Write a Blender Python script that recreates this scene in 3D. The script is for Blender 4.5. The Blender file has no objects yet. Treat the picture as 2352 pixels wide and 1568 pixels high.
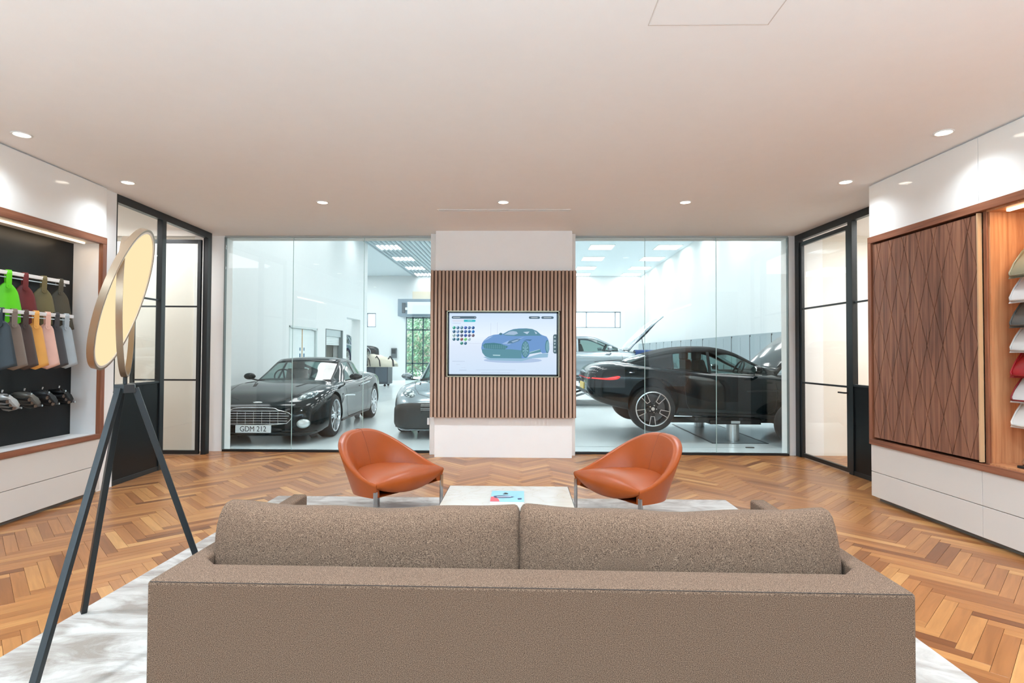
import bpy, math, random
from mathutils import Vector, Matrix
from mathutils.bvhtree import BVHTree
random.seed(7)
C = bpy.context.scene.collection
SC = bpy.context.scene
PI = math.pi
# ------------------------------------------------------------------ camera
F_PX, CAM_Z, YAW, PITCH, ROLL = 1300.0, 1.3722, -0.01937, 0.0212, 0.0042
TH = math.atan(0.0433)            # the side walls stand 2.5 degrees off the back wall's square
RZ = TH
def s2b(x, y, z=0.0):             # side-wall frame -> world
    return Vector((x*math.cos(TH) - y*math.sin(TH), x*math.sin(TH) + y*math.cos(TH), z))
Rv = Vector((math.cos(YAW), -math.sin(YAW), 0)); fh = Vector((math.sin(YAW), math.cos(YAW), 0)); Zv = Vector((0, 0, 1))
Fv = fh*math.cos(PITCH) + Zv*math.sin(PITCH); Uv = -fh*math.sin(PITCH) + Zv*math.cos(PITCH)
R2 = Rv*math.cos(ROLL) + Uv*math.sin(ROLL); U2 = -Rv*math.sin(ROLL) + Uv*math.cos(ROLL)
cam = bpy.data.cameras.new('camera'); co = bpy.data.objects.new('camera', cam); C.objects.link(co)
cam.sensor_width = 36; cam.lens = F_PX*36/2352; cam.clip_start = 0.05; cam.clip_end = 200
M = Matrix.Identity(4)
for i in range(3):
    M[i][0], M[i][1], M[i][2] = R2[i], U2[i], -Fv[i]
M[0][3], M[1][3], M[2][3] = 0, 0, CAM_Z
co.matrix_world = M
SC.camera = co
# ------------------------------------------------------------------ world, colour management
w = bpy.data.worlds.new('world'); SC.world = w; w.use_nodes = True
bg = w.node_tree.nodes['Background']
sky = w.node_tree.nodes.new('ShaderNodeTexSky'); sky.sky_type = 'NISHITA'; sky.sun_elevation = 0.7; sky.sun_rotation = 2.4; sky.sun_disc = False
w.node_tree.links.new(sky.outputs[0], bg.inputs[0]); bg.inputs[1].default_value = 0.12
vs = SC.view_settings
vs.view_transform = 'Standard'; vs.look = 'None'; vs.exposure = 0.35; vs.gamma = 1.0; vs.use_curve_mapping = False
SC.cycles.use_denoising = True
SC.cycles.max_bounces = 10; SC.cycles.diffuse_bounces = 5; SC.cycles.glossy_bounces = 5; SC.cycles.transparent_max_bounces = 16; SC.cycles.transmission_bounces = 6
SC.cycles.caustics_reflective = False; SC.cycles.caustics_refractive = False
SC.cycles.sample_clamp_indirect = 6
# ------------------------------------------------------------------ large area lights
def area(name, loc, rot, sx, sy, power, col):
    l = bpy.data.lights.new(name, 'AREA'); l.shape = 'RECTANGLE'; l.size = sx; l.size_y = sy; l.energy = power; l.color = col
    o = bpy.data.objects.new(name, l); C.objects.link(o); o.location = loc; o.rotation_euler = rot
    return o
# daylight through the shopfront behind the camera
area('daylight_shopfront', (0.1, -3.3, 1.55), (PI/2, 0, 0), 6.6, 2.6, 42, (0.84, 0.93, 1.0))
# added unseen fill light behind the camera, facing up to brighten the ceiling
area('ceiling_fill_light', (-0.1, -1.9, 1.75), (PI, 0, 0), 6.4, 3.0, 680, (0.58, 0.82, 1.0))
# the side rooms' ceiling lamps
area('side_room_light', s2b(-5.0, 7.2, 2.93), (0, 0, RZ), 1.4, 3.4, 62, (0.96, 0.97, 1.0))
area('side_room_light', s2b(5.0, 5.7, 2.93), (0, 0, RZ), 1.4, 2.6, 60, (0.96, 0.97, 1.0))
# ------------------------------------------------------------------ materials
MC = {}
def nt(name):
    m = bpy.data.materials.new(name); m.use_nodes = True
    t = m.node_tree; b = t.nodes['Principled BSDF']
    return m, t, b
def N(t, typ, **kw):
    n = t.nodes.new(typ)
    for k, v in kw.items():
        if k.startswith('i_'): n.inputs[k[2:]].default_value = v
        else: setattr(n, k, v)
    return n
def ramp(t, fac, stops, interp='LINEAR'):
    r = t.nodes.new('ShaderNodeValToRGB'); t.links.new(fac, r.inputs[0]); e = r.color_ramp.elements
    r.color_ramp.interpolation = interp
    while len(e) < len(stops): e.new(0.5)
    for i, (p, c) in enumerate(stops): e[i].position = p; e[i].color = (*c, 1)
    return r.outputs[0]
def sr(r, g, b):                  # 8-bit sRGB -> linear
    f = lambda c: (c/255/12.92) if c/255 <= .04045 else ((c/255 + .055)/1.055)**2.4
    return (f(r), f(g), f(b))
def mat(name, col, rough=0.5, metal=0.0, spec=0.5, coat=0.0, noise=0.0, nscale=8.0, bump=0.0, bscale=60.0, emit=None, es=1.0):
    if name in MC: return MC[name]
    m, t, b = nt(name)
    b.inputs['Roughness'].default_value = rough; b.inputs['Metallic'].default_value = metal
    b.inputs['Specular IOR Level'].default_value = spec; b.inputs['Coat Weight'].default_value = coat; b.inputs['Coat Roughness'].default_value = 0.03
    tc = N(t, 'ShaderNodeTexCoord')
    nz = N(t, 'ShaderNodeTexNoise'); nz.inputs['Scale'].default_value = nscale; nz.inputs['Detail'].default_value = 4
    t.links.new(tc.outputs['Object'], nz.inputs['Vector'])
    k = noise if noise else 0.006
    lo = tuple(max(0, c*(1-k)) for c in col); hi = tuple(min(1, c*(1+k)) for c in col)
    t.links.new(ramp(t, nz.outputs['Fac'], [(0.3, lo), (0.7, hi)]), b.inputs['Base Color'])
    if bump:
        n2 = N(t, 'ShaderNodeTexNoise'); n2.inputs['Scale'].default_value = bscale; n2.inputs['Detail'].default_value = 3
        t.links.new(tc.outputs['Object'], n2.inputs['Vector'])
        bp = N(t, 'ShaderNodeBump'); bp.inputs['Strength'].default_value = bump; bp.inputs['Distance'].default_value = 0.01
        t.links.new(n2.outputs['Fac'], bp.inputs['Height']); t.links.new(bp.outputs[0], b.inputs['Normal'])
    if emit:
        b.inputs['Emission Color'].default_value = (*emit, 1); b.inputs['Emission Strength'].default_value = es
    MC[name] = m
    return m
def wood(name, c1, c2, c3, sc=(14, 60, 1.2), rough=0.38, attr=None, spec=0.4):
    m, t, b = nt(name)
    if attr: src = N(t, 'ShaderNodeAttribute', attribute_name=attr).outputs['Vector']
    else: src = N(t, 'ShaderNodeTexCoord').outputs['Object']
    mp = N(t, 'ShaderNodeMapping'); mp.inputs['Scale'].default_value = sc; t.links.new(src, mp.inputs[0])
    n1 = N(t, 'ShaderNodeTexNoise'); n1.inputs['Scale'].default_value = 1; n1.inputs['Detail'].default_value = 6; n1.inputs['Roughness'].default_value = 0.62; n1.inputs['Distortion'].default_value = 0.5
    t.links.new(mp.outputs[0], n1.inputs['Vector'])
    col = ramp(t, n1.outputs['Fac'], [(0.30, c1), (0.5, c2), (0.70, c3)])
    t.links.new(col, b.inputs['Base Color'])
    b.inputs['Roughness'].default_value = rough; b.inputs['Specular IOR Level'].default_value = spec
    bp = N(t, 'ShaderNodeBump'); bp.inputs['Strength'].default_value = 0.08; bp.inputs['Distance'].default_value = 0.003
    t.links.new(n1.outputs['Fac'], bp.inputs['Height']); t.links.new(bp.outputs[0], b.inputs['Normal'])
    return m
def glass(name, tint, refl=1.0, f0=0.045):
    m = bpy.data.materials.new(name); m.use_nodes = True; t = m.node_tree; t.nodes.clear()
    tr = N(t, 'ShaderNodeBsdfTransparent'); tr.inputs[0].default_value = (*tint, 1)
    gl = N(t, 'ShaderNodeBsdfGlossy'); gl.inputs['Roughness'].default_value = 0.0; gl.inputs[0].default_value = (refl, refl, refl, 1)
    lw = N(t, 'ShaderNodeLayerWeight'); lw.inputs[0].default_value = 0.5
    p = N(t, 'ShaderNodeMath', operation='POWER'); t.links.new(lw.outputs['Facing'], p.inputs[0]); p.inputs[1].default_value = 5
    ma = N(t, 'ShaderNodeMath', operation='MULTIPLY_ADD'); t.links.new(p.outputs[0], ma.inputs[0]); ma.inputs[1].default_value = 1-f0; ma.inputs[2].default_value = f0
    mx = N(t, 'ShaderNodeMixShader'); t.links.new(ma.outputs[0], mx.inputs[0]); t.links.new(tr.outputs[0], mx.inputs[1]); t.links.new(gl.outputs[0], mx.inputs[2])
    o = N(t, 'ShaderNodeOutputMaterial'); t.links.new(mx.outputs[0], o.inputs[0])
    return m
def emis(name, col, s):
    if name in MC: return MC[name]
    m = bpy.data.materials.new(name); m.use_nodes = True; t = m.node_tree; t.nodes.clear()
    e = N(t, 'ShaderNodeEmission'); e.inputs[0].default_value = (*col, 1); e.inputs[1].default_value = s
    o = N(t, 'ShaderNodeOutputMaterial'); t.links.new(e.outputs[0], o.inputs[0]); MC[name] = m
    return m

WHITE = mat('ceiling_paint', sr(247, 246, 245), 0.9, spec=0.15)
WALLW = mat('wall_paint', sr(246, 245, 243), 0.85, spec=0.2)
SHOWW = mat('showroom_paint', sr(227, 230, 230), 0.8, spec=0.2)
LACQ = mat('white_lacquer', sr(240, 237, 232), 0.09, spec=0.5)
LACQM = mat('satin_white_lacquer', sr(214, 209, 202), 0.45, spec=0.3)
BLACKM = mat('black_steel', sr(22, 28, 31), 0.38, spec=0.5)
BLACKP = mat('black_panel', sr(8, 12, 14), 0.35, spec=0.3)
BLKTRIM = mat('black_trim', sr(15, 16, 17), 0.45)
CHROME = mat('chrome', (0.75, 0.76, 0.78), 0.08, metal=1)
CHROMED = mat('dark_chrome', (0.42, 0.42, 0.43), 0.12, metal=1)
ALU = mat('brushed_aluminium', (0.68, 0.69, 0.70), 0.3, metal=1, bump=0.02, bscale=200)
GLASS = glass('clear_glass', (0.955, 0.985, 0.98), f0=0.018)
GLASS2 = glass('side_glass', (0.97, 0.985, 0.975), f0=0.02)
EDGE = mat('glass_edge', sr(178, 205, 202), 0.2)
WALNUT = wood('walnut_frame', sr(108, 64, 44), sr(138, 86, 62), sr(160, 106, 80), (30, 1.3, 34))
WALDOOR = wood('walnut_veneer', sr(86, 54, 40), sr(132, 88, 68), sr(162, 114, 88), (6, 34, 1.3))
WALBACK = wood('walnut_lining', sr(172, 112, 74), sr(196, 136, 94), sr(212, 156, 112), (28, 28, 1.2))
WALNUTV = wood('walnut_stile', sr(108, 64, 44), sr(138, 86, 62), sr(160, 106, 80), (30, 30, 1.4))
SLATW = wood('walnut_slat', sr(152, 122, 104), sr(180, 150, 130), sr(196, 168, 148), (60, 60, 1.5), rough=0.55)
SLATB = mat('walnut_backing', sr(92, 62, 48), 0.7)
LEATH = mat('tan_leather', sr(162, 75, 24), 0.38, spec=0.35, noise=0.07, nscale=5, bump=0.05, bscale=420)
# plank floor: tone per plank from a colour attribute, grain along each plank
def plank_mat():
    m, t, b = nt('herringbone_oak')
    a = N(t, 'ShaderNodeAttribute', attribute_name='tone'); g = N(t, 'ShaderNodeAttribute', attribute_name='grain')
    mp = N(t, 'ShaderNodeMapping'); mp.inputs['Scale'].default_value = (2.6, 34, 1); t.links.new(g.outputs['Vector'], mp.inputs[0])
    n1 = N(t, 'ShaderNodeTexNoise'); n1.inputs['Scale'].default_value = 1; n1.inputs['Detail'].default_value = 6; n1.inputs['Distortion'].default_value = 0.8
    t.links.new(mp.outputs[0], n1.inputs['Vector'])
    base = ramp(t, a.outputs['Fac'], [(0.0, sr(120, 74, 44)), (0.25, sr(147, 94, 54)), (0.55, sr(169, 114, 68)), (0.8, sr(184, 131, 79)), (1.0, sr(198, 148, 94))])
    gr = ramp(t, n1.outputs['Fac'], [(0.3, (0.72, 0.68, 0.64)), (0.65, (1.06, 1.05, 1.04))])
    mx = N(t, 'ShaderNodeMix', data_type='RGBA', blend_type='MULTIPLY'); mx.inputs[0].default_value = 0.75
    t.links.new(base, mx.inputs[6]); t.links.new(gr, mx.inputs[7]); t.links.new(mx.outputs[2], b.inputs['Base Color'])
    b.inputs['Roughness'].default_value = 0.3; b.inputs['Specular IOR Level'].default_value = 0.5
    bp = N(t, 'ShaderNodeBump'); bp.inputs['Strength'].default_value = 0.06; bp.inputs['Distance'].default_value = 0.003
    t.links.new(n1.outputs['Fac'], bp.inputs['Height']); t.links.new(bp.outputs[0], b.inputs['Normal'])
    return m
PLANK = plank_mat()
def fabric_mat():
    m, t, b = nt('melange_wool')
    tc = N(t, 'ShaderNodeTexCoord')
    n1 = N(t, 'ShaderNodeTexNoise'); n1.inputs['Scale'].default_value = 520; n1.inputs['Detail'].default_value = 3
    n2 = N(t, 'ShaderNodeTexNoise'); n2.inputs['Scale'].default_value = 3
    t.links.new(tc.outputs['Object'], n1.inputs['Vector']); t.links.new(tc.outputs['Object'], n2.inputs['Vector'])
    c = ramp(t, n1.outputs['Fac'], [(0.36, sr(54, 41, 33)), (0.5, sr(98, 77, 62)), (0.64, sr(144, 118, 98))])
    t.links.new(c, b.inputs['Base Color']); b.inputs['Roughness'].default_value = 0.95; b.inputs['Specular IOR Level'].default_value = 0.1
    b.inputs['Sheen Weight'].default_value = 0.03; b.inputs['Sheen Roughness'].default_value = 0.5
    bp = N(t, 'ShaderNodeBump'); bp.inputs['Strength'].default_value = 0.25; bp.inputs['Distance'].default_value = 0.002
    t.links.new(n1.outputs['Fac'], bp.inputs['Height']); t.links.new(bp.outputs[0], b.inputs['Normal'])
    return m
FABRIC = fabric_mat()
def rug_mat():
    m, t, b = nt('viscose_rug')
    tc = N(t, 'ShaderNodeTexCoord')
    mp = N(t, 'ShaderNodeMapping'); mp.inputs['Scale'].default_value = (2.2, 4.6, 1); mp.inputs['Rotation'].default_value = (0, 0, 0.5)
    t.links.new(tc.outputs['Object'], mp.inputs[0])
    n1 = N(t, 'ShaderNodeTexNoise'); n1.inputs['Scale'].default_value = 1.3; n1.inputs['Detail'].default_value = 7; n1.inputs['Roughness'].default_value = 0.6; n1.inputs['Distortion'].default_value = 1.2
    t.links.new(mp.outputs[0], n1.inputs['Vector'])
    c = ramp(t, n1.outputs['Fac'], [(0.34, sr(126, 112, 100)), (0.46, sr(156, 147, 138)), (0.57, sr(178, 172, 164)), (0.75, sr(198, 194, 188))])
    t.links.new(c, b.inputs['Base Color']); b.inputs['Roughness'].default_value = 0.8; b.inputs['Sheen Weight'].default_value = 0.3
    n2 = N(t, 'ShaderNodeTexNoise'); n2.inputs['Scale'].default_value = 180; t.links.new(tc.outputs['Object'], n2.inputs['Vector'])
    bp = N(t, 'ShaderNodeBump'); bp.inputs['Strength'].default_value = 0.3; bp.inputs['Distance'].default_value = 0.004
    t.links.new(n2.outputs['Fac'], bp.inputs['Height']); t.links.new(bp.outputs[0], b.inputs['Normal'])
    return m
RUG = rug_mat()
def marble_mat():
    m, t, b = nt('cream_marble')
    tc = N(t, 'ShaderNodeTexCoord')
    n1 = N(t, 'ShaderNodeTexNoise'); n1.inputs['Scale'].default_value = 3; n1.inputs['Detail'].default_value = 8; n1.inputs['Distortion'].default_value = 2.0
    t.links.new(tc.outputs['Object'], n1.inputs['Vector'])
    c = ramp(t, n1.outputs['Fac'], [(0.40, sr(206, 200, 188)), (0.495, sr(204, 196, 182)), (0.5, sr(192, 178, 158)), (0.505, sr(204, 196, 184)), (0.7, sr(210, 205, 194))])
    t.links.new(c, b.inputs['Base Color']); b.inputs['Roughness'].default_value = 0.15
    return m
MARBLE = marble_mat()
SFLOOR = mat('resin_floor', sr(228, 238, 240), 0.16, spec=0.5, noise=0.03, nscale=0.6)
SILVERP = mat('silver_paint', sr(170, 184, 192), 0.25, metal=0.5, coat=1)
BLACKC = mat('black_car_paint', (0.003, 0.008, 0.010), 0.10, spec=0.2, coat=0.3)
GREYC = mat('grey_car_paint', sr(150, 165, 172), 0.2, metal=0.4, coat=1)
BLUEC = mat('blue_car_paint', sr(40, 72, 120), 0.2, metal=0.3, coat=1)
TYRE = mat('tyre_rubber', sr(26, 28, 30), 0.75)
RIMS = mat('silver_alloy', (0.72, 0.74, 0.76), 0.22, metal=0.9)
RIMD = mat('dark_alloy', sr(40, 44, 48), 0.3, metal=0.6)
SOFTTOP = mat('soft_top_fabric', sr(36, 42, 44), 0.9)
CGLASS = glass('car_glass', (0.50, 0.62, 0.60), f0=0.03)
LENS = mat('lamp_lens', sr(190, 205, 205), 0.05, metal=0.6, coat=1)
REDL = mat('red_lens', sr(200, 22, 24), 0.15, coat=1, emit=(0.9, 0.03, 0.03), es=0.6)
INTER = mat('car_interior', sr(34, 34, 36), 0.7)
SEATL = mat('car_seat', sr(70, 66, 62), 0.6)

# ------------------------------------------------------------------ mesh helpers
def link(name, me, parent=None, m=None, smooth=False, bevel=0, seg=2, auto=True):
    o = bpy.data.objects.new(name, me); C.objects.link(o)
    if m is not None:
        for x in (m if isinstance(m, (list, tuple)) else [m]): me.materials.append(x)
    if parent is not None: o.parent = parent
    if smooth:
        me.polygons.foreach_set('use_smooth', [True]*len(me.polygons))
    if bevel:
        b = o.modifiers.new('bevel', 'BEVEL'); b.width = bevel; b.segments = seg; b.limit_method = 'ANGLE'; b.angle_limit = 0.6
        me.polygons.foreach_set('use_smooth', [True]*len(me.polygons))
        wn = o.modifiers.new('wn', 'WEIGHTED_NORMAL'); wn.keep_sharp = True
    return o
class MB:
    def __init__(s): s.v = []; s.f = []; s.mi = []
    def add(s, vs, fs, mi=0):
        n = len(s.v); s.v += [tuple(p) for p in vs]; s.f += [tuple(n+i for i in f) for f in fs]; s.mi += [mi]*len(fs); return s
    def box(s, x0, x1, y0, y1, z0, z1, mat=None, mi=0):
        vs = [(x, y, z) for x in (x0, x1) for y in (y0, y1) for z in (z0, z1)]
        if mat is not None: vs = [mat @ Vector(p) for p in vs]
        return s.add(vs, [(0, 1, 3, 2), (4, 6, 7, 5), (0, 4, 5, 1), (2, 3, 7, 6), (0, 2, 6, 4), (1, 5, 7, 3)], mi)
    def bar(s, a, b, w, h=None, up=(0, 0, 1), mi=0):      # rectangular bar from a to b
        a = Vector(a); b = Vector(b); h = h or w; d = (b-a).normalized(); u = Vector(up)
        if abs(d.dot(u)) > 0.98: u = Vector((0, 1, 0))
        r = d.cross(u).normalized(); u = r.cross(d).normalized()
        vs = [p + r*sx*w/2 + u*sy*h/2 for p in (a, b) for sx, sy in ((-1, -1), (1, -1), (1, 1), (-1, 1))]
        return s.add(vs, [(3, 2, 1, 0), (4, 5, 6, 7), (0, 1, 5, 4), (1, 2, 6, 5), (2, 3, 7, 6), (3, 0, 4, 7)], mi)
    def cyl(s, a, b, r, r2=None, n=20, mi=0):
        a = Vector(a); b = Vector(b); r2 = r if r2 is None else r2; d = (b-a).normalized()
        u = Vector((0, 0, 1)) if abs(d.z) < 0.9 else Vector((1, 0, 0)); x = d.cross(u).normalized(); y = d.cross(x)
        vs = [a + (x*math.cos(t*2*PI/n) + y*math.sin(t*2*PI/n))*r for t in range(n)] + [b + (x*math.cos(t*2*PI/n) + y*math.sin(t*2*PI/n))*r2 for t in range(n)]
        return s.add(vs, [tuple((i, (i+1) % n, n+(i+1) % n, n+i)) for i in range(n)] + [tuple(range(n-1, -1, -1)), tuple(range(n, 2*n))], mi)
    def tube(s, pts, r, n=10, closed=False, mi=0):
        pts = [Vector(p) for p in pts]; k = len(pts); rings = []
        for i, p in enumerate(pts):
            d = (pts[(i+1) % k] - pts[i-1]) if closed or 0 < i < k-1 else (pts[1]-pts[0] if i == 0 else pts[-1]-pts[-2])
            d.normalize(); u = Vector((0, 0, 1)) if abs(d.z) < 0.95 else Vector((1, 0, 0)); x = d.cross(u).normalized(); y = d.cross(x)
            rings.append([p + (x*math.cos(t*2*PI/n) + y*math.sin(t*2*PI/n))*r for t in range(n)])
        return s.loft(rings, True, closed, not closed, mi)
    def loft(s, rings, cyc=True, closed=False, caps=True, mi=0):
        n = len(rings[0]); k = len(rings); vs = [p for r in rings for p in r]; fs = []
        for i in range(k if closed else k-1):
            for j in range(n if cyc else n-1):
                fs.append((i*n+j, i*n+(j+1) % n, ((i+1) % k)*n+(j+1) % n, ((i+1) % k)*n+j))
        if caps and cyc and not closed: fs += [tuple(range(n-1, -1, -1)), tuple(range((k-1)*n, k*n))]
        return s.add(vs, fs, mi)
    def prism(s, poly, z0, z1, mat=None, mi=0):
        n = len(poly); vs = [(x, y, z0) for x, y in poly] + [(x, y, z1) for x, y in poly]
        if mat is not None: vs = [mat @ Vector(p) for p in vs]
        return s.add(vs, [tuple(range(n-1, -1, -1)), tuple(range(n, 2*n))] + [(i, (i+1) % n, n+(i+1) % n, n+i) for i in range(n)], mi)
    def lathe(s, prof, n=40, mat=None, mi=0, closed=True):   # prof (r, h) around z
        rings = [[(r*math.cos(t*2*PI/n), r*math.sin(t*2*PI/n), h) for r, h in prof] for t in range(n)]
        if mat is not None: rings = [[mat @ Vector(p) for p in r] for r in rings]
        return s.loft(rings, closed, True, False, mi)
    def build(s, name, m=None, parent=None, smooth=False, bevel=0, seg=2):
        me = bpy.data.meshes.new(name); me.from_pydata(s.v, [], s.f)
        import bmesh
        bm = bmesh.new(); bm.from_mesh(me); bmesh.ops.recalc_face_normals(bm, faces=bm.faces); bm.to_mesh(me); bm.free()
        o = link(name, me, parent, m, smooth, bevel, seg)
        if any(s.mi): me.polygons.foreach_set('material_index', s.mi)
        return o
def bx(*a, **k): return MB().box(*a, **k)
def soft(o, ang=0.7):            # smooth shading with sharp creases kept
    me = o.data; me.polygons.foreach_set('use_smooth', [True]*len(me.polygons)); me.set_sharp_from_angle(angle=ang); return o
def thing(name, label, cat, loc=(0, 0, 0), rz=0, group=None):
    o = bpy.data.objects.new(name, None); C.objects.link(o); o.empty_display_size = 0.1
    o.location = loc; o.rotation_euler = (0, 0, rz); o['label'] = label; o['category'] = cat
    if group: o['group'] = group
    return o
def tag(o, label, cat, group=None):
    o['label'] = label; o['category'] = cat
    if group: o['group'] = group
    return o
def struct(o, side=False, label=None):
    o['kind'] = 'structure'
    if side: o.rotation_euler = (0, 0, RZ)
    if label: o['label'] = label
    return o
def sempty(name):                # structure empty in the side-wall frame
    o = bpy.data.objects.new(name, None); C.objects.link(o); o['kind'] = 'structure'; return o
def smoothstep(a, b, x):
    t = max(0, min(1, (x-a)/(b-a))); return t*t*(3-2*t)
def catmull(P, t):
    n = len(P)-1; t = max(0, min(n-1e-9, t)); i = int(t); f = t-i
    p0 = P[max(i-1, 0)]; p1 = P[i]; p2 = P[min(i+1, n)]; p3 = P[min(i+2, n)]
    return tuple(0.5*((2*b) + (-a+c)*f + (2*a-5*b+4*c-d)*f*f + (-a+3*b-3*c+d)*f**3) for a, b, c, d in zip(p0, p1, p2, p3))
def superell(hx, hy, n, e=0.35):
    return [(hx*math.copysign(abs(math.cos(a))**e, math.cos(a)), hy*math.copysign(abs(math.sin(a))**e, math.sin(a))) for a in [2*PI*i/n for i in range(n)]]
def text(s, size, name, m, parent, mat4, ext=0.001, font_w=1.0, offset=0.0):
    cu = bpy.data.curves.new(name, 'FONT'); cu.body = s; cu.size = size; cu.extrude = ext; cu.align_x = 'CENTER'; cu.align_y = 'CENTER'; cu.offset = offset
    to = bpy.data.objects.new('tmp', cu); C.objects.link(to); dg = bpy.context.evaluated_depsgraph_get()
    me = bpy.data.meshes.new_from_object(to.evaluated_get(dg)); bpy.data.objects.remove(to)
    me.transform(mat4); me.name = name
    o = bpy.data.objects.new(name, me); C.objects.link(o); me.materials.clear(); me.materials.append(m); o.parent = parent
    return o

# ================================================================== STRUCTURE
H = 3.0; WL, WR = -3.9325, 4.0537; YB = 7.81
# ---- floor: sub-floor slab plus herringbone planks
floor = bx(-6.3, 6.3, -3.6, YB+0.03, -0.12, -0.012).build('floor', mat('subfloor', sr(70, 44, 30), 0.9)); struct(floor)
def clip(poly, x0, x1, y0, y1):
    def c(p, ins, it):
        out = []
        for i in range(len(p)):
            a, b = p[i-1], p[i]
            if ins(b):
                if not ins(a): out.append(it(a, b))
                out.append(b)
            elif ins(a): out.append(it(a, b))
        return out
    for ax, lim, sg in ((0, x0, 1), (0, x1, -1), (1, y0, 1), (1, y1, -1)):
        if not poly: return poly
        poly = c(poly, lambda p: sg*(p[ax]-lim) >= 0, lambda a, b: tuple(a[k] + (b[k]-a[k])*(lim-a[ax])/(b[ax]-a[ax]) for k in range(len(a))))
    return poly
L_, W_ = 0.49, 0.07; q = math.sqrt(0.5); planks = []
def in_room(x, y):
    xs = x*math.cos(TH) + y*math.sin(TH); ys = -x*math.sin(TH) + y*math.cos(TH)
    return -3.95 < xs < (3.62 if ys < 5.3 else 4.07) and y < YB
for j in range(-10, 11):
    for k in range(-30, 190):
        for vert in (0, 1):
            if vert: u0, v0, u1, v1 = k*W_+L_+j*L_, (k+1)*W_-L_-j*L_, k*W_+L_+W_+j*L_, (k+1)*W_-j*L_
            else: u0, v0, u1, v1 = k*W_+j*L_, k*W_-j*L_, k*W_+L_+j*L_, k*W_+W_-j*L_
            cx, cy = ((u0+u1)-(v0+v1))/2*q, ((u0+u1)+(v0+v1))/2*q + 0.2
            if not (-6.4 < cx < 6.4 and -3.7 < cy < YB+0.4): continue
            if -2.2 < cx < 1.75 and 1.0 < cy < 5.15: continue      # under the rug
            g = 0.0007; cr = [(u0+g, v0+g), (u1-g, v0+g), (u1-g, v1-g), (u0+g, v1-g)]
            rx, ry, rs = random.random()*40, random.random()*40, random.random()
            pl = []
            for (u, v) in cr:
                gu, gv = ((v-v0), (u-u0)) if vert else ((u-u0), (v-v0))
                pl.append(((u-v)*q, (u+v)*q+0.2, gu+rx, gv+ry))
            pl = clip(pl, -6.25, 6.25, -3.55, YB)
            if len(pl) < 3: continue
            tone = min(1, max(0, random.gauss(0.5, 0.24)))
            planks.append((cx, cy, pl, tone))
def plank_mesh(lst, name):
    vs, fs, tn, gr = [], [], [], []
    for cx, cy, pl, tone in lst:
        n = len(pl); b = len(vs); hh = random.uniform(-0.0004, 0)
        for z, gg in ((-0.012, 0), (hh-0.0008, 0), (hh, 0.0009)):
            mx = sum(p[0] for p in pl)/n; my = sum(p[1] for p in pl)/n
            for p in pl:
                d = math.hypot(p[0]-mx, p[1]-my) or 1
                vs.append((p[0]-(p[0]-mx)/d*gg, p[1]-(p[1]-my)/d*gg, z)); tn.append(tone); gr.append((p[2], p[3], 0))
        for r in (0, 1):
            for i in range(n): fs.append((b+r*n+i, b+r*n+(i+1) % n, b+(r+1)*n+(i+1) % n, b+(r+1)*n+i))
        fs.append(tuple(b+2*n+i for i in range(n)))
    me = bpy.data.meshes.new(name); me.from_pydata(vs, [], fs)
    a = me.attributes.new('tone', 'FLOAT', 'POINT'); a.data.foreach_set('value', tn)
    a = me.attributes.new('grain', 'FLOAT_VECTOR', 'POINT'); a.data.foreach_set('vector', [c for g in gr for c in g])
    return link(name, me, floor, PLANK)
def pscore(p):
    x, y = p[0], p[1]
    if y < 1.5 or not in_room(x, y): return 1e9
    px = 1176 + F_PX*(x+0.0194*y)/y; py = 811 + 1784/y
    if px < -20 or px > 2372 or py > 1600: return 1e9
    if -1.3 < x < 1.35 and y < 3.6: return 1e9
    if 340 < px < 2095 and y < 3.9: return 1e9
    return math.hypot(x, y)
planks.sort(key=pscore)
for p in planks[:300]: plank_mesh([p], 'plank')
st = plank_mesh(planks[300:], 'plank_field'); st['kind'] = 'stuff'

# ---- ceiling with slot diffuser and access hatch
ceil = MB().box(-6.3, 6.3, -3.6, YB+0.2, H, H+0.25).build('ceiling', WHITE); struct(ceil)
hatch = MB()
hx0, hx1, hy0, hy1 = 0.613, 1.205, 2.19, 2.785
for a, b, c_, d in ((hx0, hx1, hy1-.004, hy1), (hx0, hx1, hy0, hy0+.004), (hx0, hx0+.004, hy0, hy1), (hx1-.004, hx1, hy0, hy1)): hatch.box(a, b, c_, d, H-0.0015, H+0.001)
hatch.build('hatch_joint', mat('hatch_joint', sr(214, 206, 200), 0.9), ceil)
bx(hx0+.008, hx1-.008, hy0+.008, hy1-.008, H-0.002, H+0.001).build('access_hatch', WHITE, ceil)
# ---- walls
struct(bx(-4.6, -4.164, YB, YB+0.2, 0, H).build('wall_back', WALLW))
struct(bx(3.624, 4.1, YB, YB+0.2, 0, H).build('wall_back', WALLW))
# side walls in their own frame (S frame)
lw = MB().box(WL-0.45, WL-0.29, -3.6, 5.66, 0, H).box(WL-0.29, WL, 5.66, 5.89, 0, H).box(WL-0.29, WL, -3.6, 4.02, 0, H); struct(lw.build('wall_left', WALLW), True)
struct(bx(WR, WR+0.2, -3.6, 5.95, 0, H).build('wall_right', WALLW), True)
struct(bx(-6.3, 6.3, -3.75, -3.6, 0, H).build('wall_front', mat('shopfront_grey', sr(96, 98, 100), 0.4)))
# central pillar
pil = MB().box(-1.262, 0.708, 7.67, 8.05, 0, H).box(-1.166, 0.648, 7.482, 7.70, 0.0, H).build('wall_center', WALLW, bevel=0.002); struct(pil)
bx(-1.262, 0.708, 7.655, 7.67, 0, 0.0).v
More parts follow.
